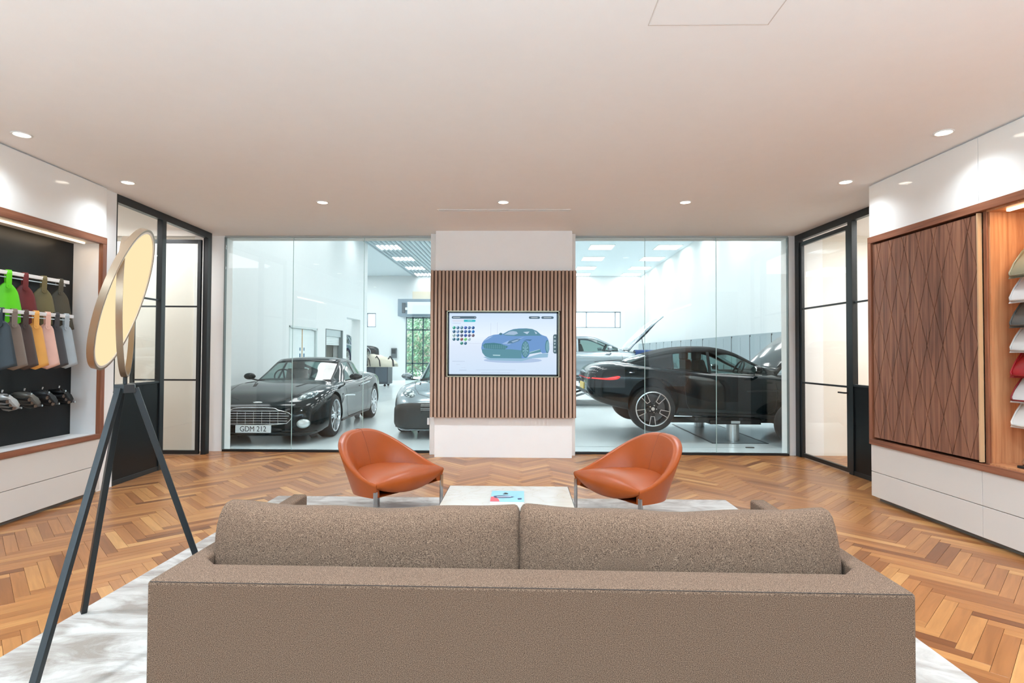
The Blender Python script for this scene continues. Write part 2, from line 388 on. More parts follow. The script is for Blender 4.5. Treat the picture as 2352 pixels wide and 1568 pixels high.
# side rooms behind the glazed doors
struct(MB().box(-6.35, -6.2, 3.9, 8.4, 0, H).box(-6.2, WL-0.05, 3.9, 4.05, 0, H).build('wall_corridor_left', mat('corridor_paint', sr(236, 231, 222), 0.85)), True)
struct(MB().box(-6.6, -4.40, YB+0.04, YB+0.2, 0, H).build('wall_corridor_end', MC['corridor_paint']))
struct(MB().box(6.0, 6.15, 3.9, 8.2, 0, H).box(WR+.2, 6.0, 4.0, 4.15, 0, H).build('wall_corridor_right', MC['corridor_paint']), True)
struct(MB().box(4.1, 6.6, YB+0.0, YB+0.2, 0, H).build('wall_corridor_end', MC['corridor_paint']))
sk = mat('skirting_white', sr(238, 236, 230), 0.5)
struct(bx(-6.2, -6.18, 4.1, 8.0, 0, 0.12).build('baseboard_left', sk), True)
struct(bx(5.98, 6.0, 4.1, 8.0, 0, 0.12).build('baseboard_right', sk), True)
struct(MB().box(-4.6, -4.36, YB-0.012, YB, 0, 0.001).build('trim_1', sk))

# ---- glazed partitions
def glazing(name, x0, x1, cuts):
    g = sempty(name)
    MB().box(x0, x1, YB-0.02, YB+0.03, H-0.022, H-0.001).build('head_channel', mat('channel_grey', sr(176, 184, 184), 0.4), g)
    MB().box(x0, x1, YB-0.025, YB+0.03, 0.0, 0.028).build('base_channel', BLKTRIM, g)
    for s in (x0, x1): MB().box(s-0.006, s+0.006, YB-0.02, YB+0.03, 0.028, H-0.022).build('side_channel', mat('side_channel_grey', sr(120, 130, 130), 0.5), g)
    xs = [x0+0.006] + cuts + [x1-0.006]
    for a, b in zip(xs[:-1], xs[1:]):
        MB().box(a+0.002, b-0.002, YB-0.005, YB+0.005, 0.028, H-0.022).build('pane', GLASS, g)
    for c_ in cuts: MB().box(c_-0.003, c_+0.003, YB-0.0055, YB+0.0055, 0.028, H-0.022).build('joint_seal', EDGE, g)
    return g
glazing('window_1', -4.164, -1.262, [-3.204, -2.211])
glazing('window_2', 0.708, 3.624, [1.674, 2.648])
# trim of the showroom side
tr = MB().box(-4.164, -1.262, YB+0.03, YB+0.2, H-0.03, H).box(0.708, 3.624, YB+0.03, YB+0.2, H-0.03, H).build('trim_2', WALLW); struct(tr)

# black steel glazed screens in the side walls (S frame)
def screen_frame(name, side, y0, y1, y2):
    """fixed sidelight y0..y1, door opening y1..y2; side -1 left, +1 right"""
    X = WL if side < 0 else WR
    a, b = (X-0.06, X+0.004) if side < 0 else (X-0.004, X+0.06)
    f = sempty(name); f.rotation_euler = (0, 0, RZ)
    f.location = (0, 0, 0)
    MB().box(a, b, y0, y2, H-0.085, H-0.001).build('head_rail', BLACKM, f, bevel=0.002)
    MB().box(a, b, y0, y0+0.012, 0.0, H-0.085).build('stile', BLACKM, f, bevel=0.002)
    MB().box(a, b, y1-0.04, y1+0.04, 0, H-0.085).build('stile', BLACKM, f, bevel=0.002)
    MB().box(a, b, y2-0.10, y2, 0, H-0.085).build('stile', BLACKM, f, bevel=0.002)
    xm = (a+b)/2
    MB().box(xm-0.018, xm+0.018, y0+0.012, y1-0.04, 0.03, 1.01).build('lower_panel', BLACKP, f, bevel=0.002)
    MB().box(xm-0.026, xm+0.026, y0+0.012, y1-0.04, 0.0, 0.05).build('bottom_rail', BLACKM, f, bevel=0.002)
    MB().box(xm-0.026, xm+0.026, y0+0.012, y1-0.04, 1.01, 1.035).build('glazing_bar', BLACKM, f, bevel=0.002)
    MB().box(xm-0.014, xm+0.014, y0+0.012, y1-0.04, 1.965, 1.985).build('glazing_bar', BLACKM, f, bevel=0.002)
    for z0, z1 in ((1.035, 1.965), (1.985, H-0.085)):
        MB().box(xm-0.004, xm+0.004, y0+0.012, y1-0.04, z0, z1).build('pane', GLASS2, f)
    return f
screen_frame('window_3', -1, 5.89, 6.72, YB-0.02+0.17-0.14)
screen_frame('window_4', 1, 5.951, 6.42, 7.63)
def leaf(name, L, side_handle, hz=1.0):
    """door leaf in local coords: hinge at origin, leaf along +x, thickness y"""
    d = sempty(name); zt = H-0.115
    MB().box(0, 0.045, -0.02, 0.02, 0.012, zt).build('stile', BLACKM, d, bevel=0.002)
    MB().box(L-0.045, L, -0.02, 0.02, 0.012, zt).build('stile', BLACKM, d, bevel=0.002)
    MB().box(0.045, L-0.045, -0.02, 0.02, zt-0.05, zt).build('top_rail', BLACKM, d, bevel=0.002)
    MB().box(0.045, L-0.045, -0.02, 0.02, 0.012, 0.062).build('bottom_rail', BLACKM, d, bevel=0.002)
    for z in (1.0, 1.985): MB().box(0.045, L-0.045, -0.014, 0.014, z-0.011, z+0.011).build('glazing_bar', BLACKM, d, bevel=0.001)
    for z0, z1 in ((0.062, 0.989), (1.011, 1.974), (1.996, zt-0.05)): MB().box(0.045, L-0.045, -0.004, 0.004, z0, z1).build('pane', GLASS2, d)
    h = MB()
    for s in (-1, 1):
        h.cyl((L-0.025, s*0.02, 0.93), (L-0.025, s*0.055, 0.93), 0.009, n=12)
        h.bar((L-0.02, s*0.055, 0.93), (L-0.15, s*0.055, 0.93), 0.018, 0.018)
        h.box(L-0.04, L-0.01, s*0.02-0.002, s*0.02+0.002, 0.90, 1.0)
    h.build('handle', BLKTRIM, d, bevel=0.002)
    return d
d1 = leaf('door_1', 0.93, 1); p = s2b(WL-0.07, 7.70); d1.location = p; d1.rotation_euler = (0, 0, PI + RZ - 0.02)
d2 = leaf('door_2', 1.055, -1); p = s2b(WR+0.028, 7.525); d2.location = p; d2.rotation_euler = (0, 0, -PI/2 + RZ)

# ================================================================== WALL CABINETS
def cab_left():
    X = -3.877; y0, y1 = 2.2, 5.66
    c = thing('display_cabinet', 'white wall cabinet framing a walnut edged niche with black back, left wall', 'cabinet', s2b(X-0.3, 3.9), RZ)
    ox, oy = X-0.3, 3.9
    def B(*a): 
        x0, x1, ya, yb, z0, z1 = a; return MB().box(x0-ox, x1-ox, ya-oy, yb-oy, z0, z1)
    xb = -4.15
    # upper flap panels, drawers
    for ya, yb in ((2.2, 4.33), (4.334, y1)): B(X-0.02, X, ya, yb, 2.495, 2.985).build('upper_panel', LACQ, c, bevel=0.0015)
    B(X-0.055, X-0.024, 2.2, y1-0.01, 2.495, H-0.002).build('carcass', WALLW, c)
    for z0, z1 in ((0.035, 0.268), (0.273, 0.527)):
        for ya, yb in ((2.2, 3.40), (3.403, y1-0.03)): B(X-0.02, X, ya, yb, z0, z1).build('drawer_front', LACQM, c, bevel=0.0015)
    B(X-0.28, X-0.024, 2.2, y1-0.04, 0.035, 0.527).build('carcass', mat('carcass_dark', sr(60, 56, 54), 0.8), c)
    B(X-0.25, X-0.04, 2.2, y1-0.04, 0.0, 0.035).build('plinth', mat('plinth_grey', sr(120, 118, 114), 0.5), c)
    # walnut frame
    fx0, fx1 = X-0.03, X+0.012
    B(fx0, fx1, 2.2, y1, 2.425, 2.492).build('frame_rail', WALNUT, c, bevel=0.002)
    B(fx0, fx1, 2.2, y1, 0.53, 0.577).build('frame_rail', WALNUT, c, bevel=0.002)
    B(fx0, fx1, y1-0.055, y1, 0.577, 2.425).build('frame_stile', WALNUTV, c, bevel=0.002)
    # niche lining
    B(xb, X-0.03, y1-0.055, y1-0.035, 0.55, 2.45).build('niche_side', mat('niche_white', sr(232, 230, 228), 0.5), c)
    B(xb, X-0.03, 2.2, y1-0.055, 0.545, 0.577).build('niche_floor', MC['niche_white'], c)
    B(xb, X-0.03, 2.2, y1-0.055, 2.425, 2.45).build('niche_top', MC['niche_white'], c)
    B(xb-0.015, xb, 2.2, y1-0.035, 0.55, 2.45).build('back_panel', BLACKP, c)
    B(-4.006, -3.996, 2.2, y1-0.12, 2.413, 2.425).build('light_strip', emis('led_warm', (1.0, 0.72, 0.45), 7), c)
    l = bpy.data.lights.new('niche_led', 'AREA'); l.shape = 'RECTANGLE'; l.size = 0.02; l.size_y = 3.2; l.energy = 5; l.color = (1.0, 0.78, 0.55)
    lo = bpy.data.objects.new('niche_led', l); C.objects.link(lo); lo.location = s2b(-3.97, 3.9, 2.398); lo.rotation_euler = (0, 0, RZ)
cab_left()

def rail(name, X, z, yend, label):
    r = thing(name, label, 'rail', s2b(X, 4.5, z), RZ, None)
    MB().box(-0.012, 0.012, -1.9, yend-4.5, -0.016, 0.016).build('bar', mat('white_metal', sr(225, 227, 228), 0.35), r, bevel=0.003)
    for yy in (-0.9, yend-4.5-0.03):
        MB().box(-4.15-X, -0.012, yy-0.008, yy+0.008, -0.03, -0.005).build('bracket', ALU, r, bevel=0.001)
    MB().bar((-0.02, -1.9, -0.035), (-0.02, yend-4.5-0.01, -0.035), 0.008).build('wire', ALU, r)
    return r
rail('display_rail', -4.055, 2.022, 5.42, 'upper white rail holding leather swatches in the black niche')
rail('display_rail', -3.965, 1.697, 5.36, 'lower white rail holding seven leather swatches in the black niche')

def swatch_mesh(W0=0.05, W1=0.115, Ln=0.40, fold=0.35, fl=0.22):
    # curved, pointed-bottom leather hide: grid u across, v down; local z down from rail, normal x
    nu, nv = 10, 14; rings = []
    for side in (1, -1):
        for i in range(nv+1):
            pass
    P = []
    for i in range(nv+1):
        v = i/nv; row = []
        sh = 1 - (1-min(1, v/fl))**2
        hw = W0*0.25 + (W0 - W0*0.25)*sh + (W1-W0)*v
        for j in range(nu+1):
            u = j/nu*2-1
            zz = -0.075 - v*(Ln-0.075) + (abs(u)*0.04*v - 0.04*v) + 0.0
            xx = 0.03*math.cos(u*1.4)*(0.5+v*fold*2) - 0.02
            row.append((xx, u*hw, zz))
        P.append(row)
    m = MB(); vs = [p for r in P for p in r]; n = nu+1
    fs = [(i*n+j, i*n+j+1, (i+1)*n+j+1, (i+1)*n+j) for i in range(nv) for j in range(nu)]
    k = len(vs); vs2 = vs + [(x-0.004, y, z) for x, y, z in vs]
    f2 = fs + [tuple(k+a for a in reversed(f)) for f in fs]
    bd = [(0, j) for j in range(n)] + [(i, nu) for i in range(1, nv+1)] + [(nv, j) for j in range(nu-1, -1, -1)] + [(i, 0) for i in range(nv-1, 0, -1)]
    bi = [i*n+j for i, j in bd]
    f2 += [(bi[a-1], bi[a], k+bi[a], k+bi[a-1]) for a in range(len(bi))]
    return m.add(vs2, f2)
def swatch(X, y, z, col, cname, label, yaw, grp, sc=1.0):
    t = thing('leather_swatch', label, 'leather swatch', s2b(X, y, z), RZ+yaw, grp)
    m = mat('leather_'+cname, col, 0.5, noise=0.05, bump=0.04, bscale=300)
    o = swatch_mesh(0.060 if sc > 1 else 0.046, 0.125 if sc > 1 else 0.108, 0.44, fl=0.28 if sc > 1 else 0.14).build('hide', m, t, smooth=True)
    s = MB(); w_ = 0.019
    pts = [(0.018, -0.115), (0.022, -0.05), (0.0235, 0.0), (0.016, 0.022), (0, 0.026), (-0.016, 0.022), (-0.0235, 0.0), (-0.022, -0.05), (-0.016, -0.09)]
    vs = []
    for x, zz in pts: vs += [(x, -w_, zz), (x, w_, zz), (x*0.86, w_, zz*0.9), (x*0.86, -w_, zz*0.9)]
    s.loft([vs[i*4:i*4+4] for i in range(len(pts))])
    s.cyl((0.016, 0, -0.112), (0.0222, 0, -0.112), 0.019, n=14)
    s.build('strap', m, t)
    MB().cyl((0.022, 0, -0.108), (0.026, 0, -0.108), 0.007, n=12).build('snap', m, t)
    return t
rot_l = -0.55
SH = sr
for px_y, col, cn, lb in ((4.765, sr(92, 205, 20), 'lime', 'bright lime green leather swatch on the upper rail'),
                        (4.93, sr(104, 34, 36), 'burgundy', 'burgundy red leather swatch hanging from the upper rail'),
                        (5.13, sr(104, 96, 62), 'olive', 'olive green leather swatch hanging from the upper rail'),
                        (5.32, sr(72, 68, 54), 'dark_olive', 'dark olive leather swatch at the far end of the upper rail')):
    swatch(-4.055, px_y, 2.022, col, cn, lb, rot_l, 'leather swatches on the upper rail', 1.2)
for px_y, col, cn, lb in ((4.60, sr(42, 56, 64), 'slate', 'dark slate blue leather swatch, nearest on the lower rail'),
                        (4.72, sr(124, 112, 102), 'taupe', 'taupe grey leather swatch between slate and dark brown ones'),
                        (4.83, sr(74, 60, 56), 'brown', 'dark brown leather swatch between taupe and mustard ones'),
                        (4.94, sr(226, 166, 84), 'mustard', 'mustard yellow leather swatch on the lower rail'),
                        (5.065, sr(226, 182, 166), 'pink', 'pale pink leather swatch on the lower rail'),
                        (5.165, sr(62, 62, 66), 'charcoal', 'charcoal leather swatch between pink and pale grey ones'),
                        (5.28, sr(164, 176, 182), 'pale_grey', 'pale blue grey leather swatch at the far end of lower rail')):
    swatch(-3.965, px_y, 1.697, col, cn, lb, rot_l if cn != 'slate' else -1.2, 'leather swatches on the lower rail')

def caliper(y, col, cn, metal, label):
    t = thing('brake_caliper', label, 'brake caliper', s2b(-4.15, y, 0.955), RZ, 'brake calipers mounted on the black niche back'); t.scale = (1.0, 0.80, 0.80)
    m = mat('caliper_'+cn, col, 0.35, metal=metal)
    # arched body: profile in local y (along the wall) and z, tilted down to the far end; depth along x
    T = Matrix.Rotation(-0.75, 4, 'X')
    rings = []
    for i in range(13):
        a = -1 + i/6; yy = a*0.125; top = 0.05*math.sqrt(max(0.02, 1-a*a*0.92)) + 0.006*math.cos(a*9); bot = -0.018 - 0.02*(1-abs(a)) + 0.004*math.cos(a*12)
        dx = 0.14*math.sqrt(max(0.05, 1-a**4*0.8))
        ring = [(0.05, yy, bot), (0.05+dx*0.6, yy, bot-0.008), (0.05+dx, yy, bot+0.012), (0.05+dx*0.98, yy, top*0.6), (0.05+dx*0.7, yy, top), (0.05+dx*0.2, yy, top*0.95), (0.05, yy, top*0.7)]
        rings.append([T @ Vector(p) for p in ring])
    o = MB().loft(rings).build('housing', m, t, smooth=True); soft(o, 0.8)
    b = MB()
    for a in (-0.055, 0.0, 0.055):
        c0 = T @ Vector((0.05, a, -0.012)); c1 = T @ Vector((0.17, a, -0.034)); b.cyl(c0, c1, 0.02, n=14)
    b.build('piston', mat('caliper_piston', sr(120, 120, 120), 0.3, metal=0.9), t, smooth=False)
    for a in (-0.10, 0.10): MB().cyl(T @ Vector((0.03, a, 0.0)), T @ Vector((0.19, a, 0.005)), 0.011, n=10).build('bolt', ALU, t)
    MB().cyl(T @ Vector((0.12, -0.115, 0.035)), T @ Vector((0.12, -0.125, 0.06)), 0.007, n=8).build('bleed_nipple', ALU, t)
    MB().box(0.0, 0.06, -0.02, 0.02, -0.02, 0.02).build('mount', BLACKM, t, bevel=0.002)
    return t
for y, col, cn, me_, lb in ((4.50, sr(205, 205, 205), 'bright', .6, 'silver brake caliper cut by the left picture edge'),
                            (4.75, sr(196, 198, 198), 'silver', .6, 'silver brake caliper beside the grey one'),
                            (4.965, sr(112, 110, 104), 'grey', .5, 'grey brake caliper between the silver and dark ones'),
                            (5.155, sr(52, 54, 56), 'dark', .3, 'dark grey brake caliper under the charcoal swatch'),
                            (5.345, sr(20, 22, 24), 'black', .3, 'black brake caliper nearest the white niche side')):
    caliper(y, col, cn, me_, lb)

def cab_right():
    X = 3.543; y1 = 5.31; y0 = 1.6; ym = 4.078
    ox, oy = X+0.25, 3.4
    c = thing('display_cabinet', 'white and walnut wall cabinet with incised diamond doors, right wall', 'cabinet', s2b(ox, oy), RZ)
    def B(x0, x1, ya, yb, z0, z1): return MB().box(x0-ox, x1-ox, ya-oy, yb-oy, z0, z1)
    for ya, yb in ((y0, ym-0.002), (ym+0.002, y1)): B(X, X+0.02, ya, yb, 2.495, 2.985).build('upper_panel', LACQ, c, bevel=0.0015)
    for z0, z1 in ((0.045, 0.272), (0.277, 0.527)):
        for ya, yb in ((y0, ym-0.002), (ym+0.002, y1)): B(X, X+0.02, ya, yb, z0, z1).build('drawer_front', LACQM, c, bevel=0.0015)
    B(X+0.03, WR, y0, y1-0.01, 0.045, 0.527).build('carcass', MC['carcass_dark'], c)
    B(X+0.024, WR, y1-0.01, y1, 0.045, 0.527).build('end_panel', LACQM, c)
    B(X+0.024, WR, y0, y1, 2.495, H-0.002).build('carcass', WALLW, c)
    B(X+0.06, WR, y0, y1-0.03, 0.0, 0.045).build('plinth', MC['plinth_grey'], c)
    fx0, fx1 = X-0.014, X+0.03
    B(fx0, WR, y0, y1+0.01, 2.432, 2.492).build('frame_rail', WALNUT, c, bevel=0.002)
    B(fx0, WR, y0, y1+0.01, 0.53, 0.58).build('frame_rail', WALNUT, c, bevel=0.002)
    B(fx0, WR, y1-0.035, y1+0.01, 0.58, 2.432).build('frame_stile', WALNUTV, c, bevel=0.002)
    B(X+0.03, WR, ym-0.03, ym, 0.58, 2.432).build('divider', WALNUTV, c, bevel=0.002)
    # door with incised diamond lines: split into real grooves as thin recessed strips
    dy0, dy1, dz0, dz1 = ym+0.018, y1-0.045, 0.60, 2.415
    B(X+0.006, X+0.028, dy0, dy1, dz0, dz1).build('door', WALDOOR, c, bevel=0.001)
    g = MB(); Wd = dy1-dy0; Hd = dz1-dz0; T = 0.004
    # diamond lattice: facets between grooves, each a shallow raised tile
    import bmesh
    cells = []
    n_ = 7; stepy = Wd/n_; stepz = stepy*3.4
    polys = []
    for i in range(-1, 2*n_+2):
        for k in range(-1, int(2*Hd/stepz)+3):
            if (i+k) % 2: continue
            cyy = dy0 + i*stepy/2; czz = dz0 + k*stepz/2
            e = 0.003
            poly = [(cyy-stepy/2+e, czz), (cyy, czz-stepz/2+e*3.4), (cyy+stepy/2-e, czz), (cyy, czz+stepz/2-e*3.4)]
            poly = clip(poly, dy0+0.001, dy1-0.001, dz0+0.001, dz1-0.001)
            if len(poly) >= 3: polys.append(poly)
    for poly in polys:
        mb = MB(); n = len(poly)
        cyy = sum(p[0] for p in poly)/n; czz = sum(p[1] for p in poly)/n
        vs = [(X+0.006-ox, y-oy, z) for y, z in poly] + [(X+0.000-ox, y-oy, z) for y, z in poly]
        mb.add(vs, [tuple(range(n, 2*n))] + [(i, (i+1) % n, n+(i+1) % n, n+i) for i in range(n)])
        mb.build('diamond_tile', WALDOOR, c)
    B(X-0.004, X+0.028, ym+0.006, ym+0.018, 0.59, 2.425).build('pull_edge', mat('pale_edge', sr(205, 168, 128), 0.5), c)
    # open niche
    B(WR-0.03, WR-0.01, y0, ym-0.03, 0.58, 2.432).build('niche_back', WALBACK, c)
    B(X+0.045, WR-0.03, ym-0.045, ym-0.031, 0.58, 2.43).build('niche_side', WALBACK, c)
    B(X+0.02, WR-0.03, y0, ym-0.045, 0.58, 0.592).build('niche_floor', WALBACK, c)
    B(X+0.02, WR-0.03, y0, ym-0.045, 2.42, 2.432).build('niche_top', WALBACK, c)
    B(X+0.10, X+0.125, y0, ym-0.12, 2.408, 2.42).build('light_strip', emis('led_warm2', (1.0, 0.7, 0.42), 12), c)
    l = bpy.data.lights.new('niche_led', 'AREA'); l.shape = 'RECTANGLE'; l.size = 0.03; l.size_y = 2.2; l.energy = 9; l.color = (1.0, 0.74, 0.48)
    lo = bpy.data.objects.new('niche_led', l); C.objects.link(lo); lo.location = s2b(X+0.11, 2.8, 2.40); lo.rotation_euler = (0, 0, RZ)
cab_right()
# swatch trays in the right niche
def tray(z, col, cn, label, trim=None):
    X, y = 3.80, 3.74
    t = thing('trim_sample', label, 'sample tray', s2b(X, y, z), RZ, 'sample trays stacked in the right niche')
    T = Matrix.Rotation(0.0, 4, 'Z')
    base = mat('tray_'+cn, tuple(min(1, c*1.05+0.02) for c in col), 0.5)
    # sloping card: low lip towards the room (-x), rising to the back
    m = MB(); y0, y1 = -0.22, 0.22
    prof = [(-0.15, 0.0), (-0.01, 0.265), (-0.003, 0.265), (-0.143, 0.0)]
    m.loft([[(x, yy, z_) for x, z_ in prof] for yy in (y0, y1)]).build('card', base, t)
    leather = mat('fan_'+cn, col, 0.4)
    k = MB(); rings = []
    for i in range(9):
        yy = y1-0.02 - i*(0.40/8); rr = 0.9 if i in (0, 8) else 1
        rings.append([(-0.151 + 0.125*u - 0.028*math.sin(PI*min(1, u*1.1+0.1))*rr, yy, 0.010+0.235*u*rr) for u in [q_/8 for q_ in range(9)]] + [(-0.03, yy, 0.235*rr), (-0.147, yy, 0.012)])
    o = k.loft(rings).build('sample', leather, t, smooth=True); soft(o, 0.9)
    e = MB(); e.tube([(-0.165, 0.19, 0.018), (-0.172, 0.10, 0.018), (-0.172, -0.12, 0.018), (-0.165, -0.19, 0.018)], 0.006, n=8)
    e.tube([(-0.165, 0.19, 0.018), (-0.155, 0.205, 0.04), (-0.12, 0.205, 0.11), (-0.06, 0.20, 0.2)], 0.006, n=8)
    e.build('piping', trim or mat('piping_'+cn, tuple(c*0.9 for c in col), 0.4), t, smooth=True)
    return t
z_ = 1.92
for i, (col, cn, lb) in enumerate(((sr(128, 126, 106), 'moss', 'moss green sample tray, topmost in the right niche'),
        (sr(214, 212, 210), 'white1', 'white sample tray between the moss and charcoal ones'),
        (sr(86, 86, 82), 'charcoal', 'charcoal sample tray, third from the top'),
        (sr(206, 204, 200), 'white2', 'pale grey sample tray just above the red one'),
        (sr(158, 8, 22), 'red', 'bright red sample tray in the right niche'),
        (sr(208, 206, 204), 'white3', 'white sample tray with red piping, just under the red tray'),
        (sr(222, 218, 212), 'white4', 'off white sample tray, lowest in the right niche'))):
    tray(z_ - i*0.176, col, cn, lb, mat('red_piping', sr(130, 20, 26), 0.4) if cn == 'white3' else None)
# the trays hang on a slim upright
t = thing('sample_stand', 'slim steel upright carrying the stacked sample trays', 'stand', s2b(4.0, 3.74, 0.592), RZ)
MB().box(-0.01, 0.01, -0.02, 0.02, 0, 1.82).build('upright', ALU, t, bevel=0.002)
for i in range(7): MB().box(-0.06, 0.0, -0.015, 0.015, 0.29+i*0.176+0.08, 0.29+i*0.176+0.10).build('bracket', ALU, t)
# small silver model at the niche floor
t = thing('silver_ornament', 'small silver ornament on the floor of the right niche', 'ornament', s2b(3.66, 3.80, 0.592), RZ)
MB().box(-0.05, 0.05, -0.07, 0.07, 0, 0.018).build('base', BLKTRIM, t, bevel=0.003)
MB().loft([[(x*s, y, z0) for x, z0 in ((-0.03, 0.02), (0.03, 0.02), (0.035, 0.045), (0.0, 0.06+0.02*s), (-0.035, 0.045))] for y, s in ((-0.065, 0.5), (-0.03, 0.95), (0.0, 1.1), (0.035, 1.0), (0.065, 0.6))]).build('figure', CHROME, t, smooth=True)

# ================================================================== SLATTED PANEL + SCREEN
def slat_panel():
    X0, X1, z0, z1 = -1.224, 0.698, 0.53, 2.465; yf = 7.418; yb = 7.482
    cx = (X0+X1)/2
    t = thing('slatted_panel', 'walnut slatted panel wrapped around the white central pillar', 'wall panel', (cx, yb, z0))
    sx0, sx1, sz0, sz1 = -1.003, 0.477, 1.062, 1.932
    b = MB()
    for a in ((X0, sx0, z0, z1), (sx1, X1, z0, z1), (sx0, sx1, z0, sz0), (sx0, sx1, sz1, z1)): b.box(a[0]-cx, a[1]-cx, yb-0.025-yb, -0.001, a[2]-z0, a[3]-z0)
    b.box(X0-cx, -1.170-cx, -0.02, 0.16, 0, z1-z0); b.box(0.652-cx, X1-cx, -0.02, 0.16, 0, z1-z0)
    b.build('backing', SLATB, t)
    n = 39; pitch = (X1-X0)/n; sl = MB(); w2 = 0.0165; cache = {}
    for i in range(n):
        x = X0 + (i+0.5)*pitch - cx
        spans = [(z0, z1)] if (x+cx+w2 < sx0 or x+cx-w2 > sx1) else [(z0, sz0), (sz1, z1)]
        for a, c_ in spans:
            key = round(c_-a, 3)
            if key not in cache:
                o = MB().box(-w2, w2, -0.019, 0.019, 0, c_-a).build('slat', SLATW, t, bevel=0.002, seg=1); cache[key] = o
            else:
                o = cache[key].copy(); C.objects.link(o)
            o.location = (x, yf+0.02-yb, a-z0)
    for s, xx in ((-1, X0), (1, X1)):
        for j in range(3):
            o = MB().box(-0.012, 0.012, -w2, w2, 0, z1-z0).build('slat', SLATW, t, bevel=0.002, seg=1); o.location = (xx-cx - s*0.006, 0.02+j*0.049, 0)
    f = MB()
    for a in ((sx0, sx1, sz1-0.012, sz1), (sx0, sx1, sz0, sz0+0.012), (sx0, sx0+0.012, sz0, sz1), (sx1-0.012, sx1, sz0, sz1)):
        f.box(a[0]-cx, a[1]-cx, yf-yb-0.004, -0.001, a[2]-z0, a[3]-z0)
    f.build('metal_frame', mat('bronze_metal', sr(176, 172, 148), 0.35, metal=0.5), t)
    return sx0+0.012, sx1-0.012, sz0+0.012, sz1-0.012, yf, yb
sx0, sx1, sz0, sz1, yf, yb = slat_panel()
tv = thing('wall_screen', 'flat wall screen showing a blue sports car, set in walnut slats', 'screen', ((sx0+sx1)/2, yb-0.02, (sz0+sz1)/2))
tx, ty, tz = tv.location
hw, hh_ = (sx1-sx0)/2-0.004, (sz1-sz0)/2-0.004
fr = MB()
for a in ((-hw, hw, hh_-0.016, hh_), (-hw, hw, -hh_, -hh_+0.02), (-hw, -hw+0.016, -hh_, hh_), (hw-0.02, hw, -hh_, hh_)): fr.box(a[0], a[1], -0.033, 0.01, a[2], a[3])
fr.build('bezel', mat('dark_bezel', sr(24, 38, 44), 0.2), tv)
bx(-hw, hw, -0.004, 0.012, -hh_, hh_).build('housing', BLKTRIM, tv)
SW, SH_ = 2*hw-0.036, 2*hh_-0.036; ox_, oz_ = -0.002, 0.002
disp = MB().box(-SW/2+ox_, SW/2+ox_, -0.02, -0.005, -SH_/2+oz_, SH_/2+oz_)
def disp_mat():
    m = bpy.data.materials.new('screen_picture'); m.use_nodes = True; t = m.node_tree; t.nodes.clear()
    tc = N(t, 'ShaderNodeTexCoord'); sp = N(t, 'ShaderNodeSeparateXYZ'); t.links.new(tc.outputs['Object'], sp.inputs[0])
    mr = N(t, 'ShaderNodeMapRange'); t.links.new(sp.outputs['Z'], mr.inputs[0]); mr.inputs[1].default_value = -0.42; mr.inputs[2].default_value = 0.42
    c = ramp(t, mr.outputs[0], [(0.0, sr(208, 228, 250)), (0.45, sr(222, 234, 252)), (0.62, sr(232, 242, 255)), (1.0, sr(204, 224, 252))])
    e = N(t, 'ShaderNodeEmission'); t.links.new(c, e.inputs[0]); e.inputs[1].default_value = 0.74
    g = N(t, 'ShaderNodeBsdfGlossy'); g.inputs['Roughness'].default_value = 0.03; g.inputs[0].default_value = (0.05, 0.05, 0.05, 1)
    ad = N(t, 'ShaderNodeAddShader'); t.links.new(e.outputs[0], ad.inputs[0]); t.links.new(g.outputs[0], ad.inputs[1])
    o = N(t, 'ShaderNodeOutputMaterial'); t.links.new(ad.outputs[0], o.inputs[0])
    return m
disp.build('display', disp_mat(), tv)
# picture on the display: coordinates from the photographed screen, 2352x1512 crop with display area 105..2168 x 165..1328
def dp(x, y): return ((x-105)/(2168-105)-0.5)*SW+ox_, (0.5-(y-165)/(1328-165))*SH_+oz_
LAY = [0]
def flat(polys, name, col, s=0.72):
    LAY[0] += 1; yy = -0.0202 - LAY[0]*0.00004; m = MB()
    for poly in polys:
        q_ = [dp(*p) for p in poly]; n = len(q_)
        m.add([(x, yy, z) for x, z in q_], [tuple(range(n))])
    o = m.build(name, emis('screen_'+name+str(LAY[0]), sr(*col), s), tv); return o
def circ(x, y, r, n=18, a0=0, a1=2*PI, ry=None):
    return [(x+r*math.cos(a0+(a1-a0)*i/n), y+(ry or r)*math.sin(a0+(a1-a0)*i/n)) for i in range(n+(0 if a1-a0 > 6.2 else 1))]
def pill(x0, x1, y0, y1):
    r = (y1-y0)/2; return circ(x0+r, y0+r, r, 8, PI/2, 3*PI/2) + circ(x1-r, y0+r, r, 8, -PI/2, PI/2)
flat([pill(148, 625, 220, 270), pill(1634, 1850, 220, 268), pill(1874, 2112, 220, 268)], 'menu_bar', (98, 120, 134))
flat([[(175, 240), (310, 240), (310, 250), (175, 250)], [(590, 240), (605, 240), (605, 250), (590, 250)], [(1680, 239), (1805, 239), (1805, 249), (1680, 249)], [(1920, 239), (2065, 239), (2065, 249), (1920, 249)]], 'menu_caption', (225, 235, 245))
flat([pill(160, 400, 288, 330)], 'menu_tab', (228, 236, 250))
flat([[(385, 288)] + circ(590, 309, 21, 8, -PI/2, PI/2) + [(385, 330)]], 'menu_tab', (72, 196, 208))
flat([[(455, 305), (545, 303), (545, 311), (455, 313)]], 'menu_caption', (190, 240, 245))
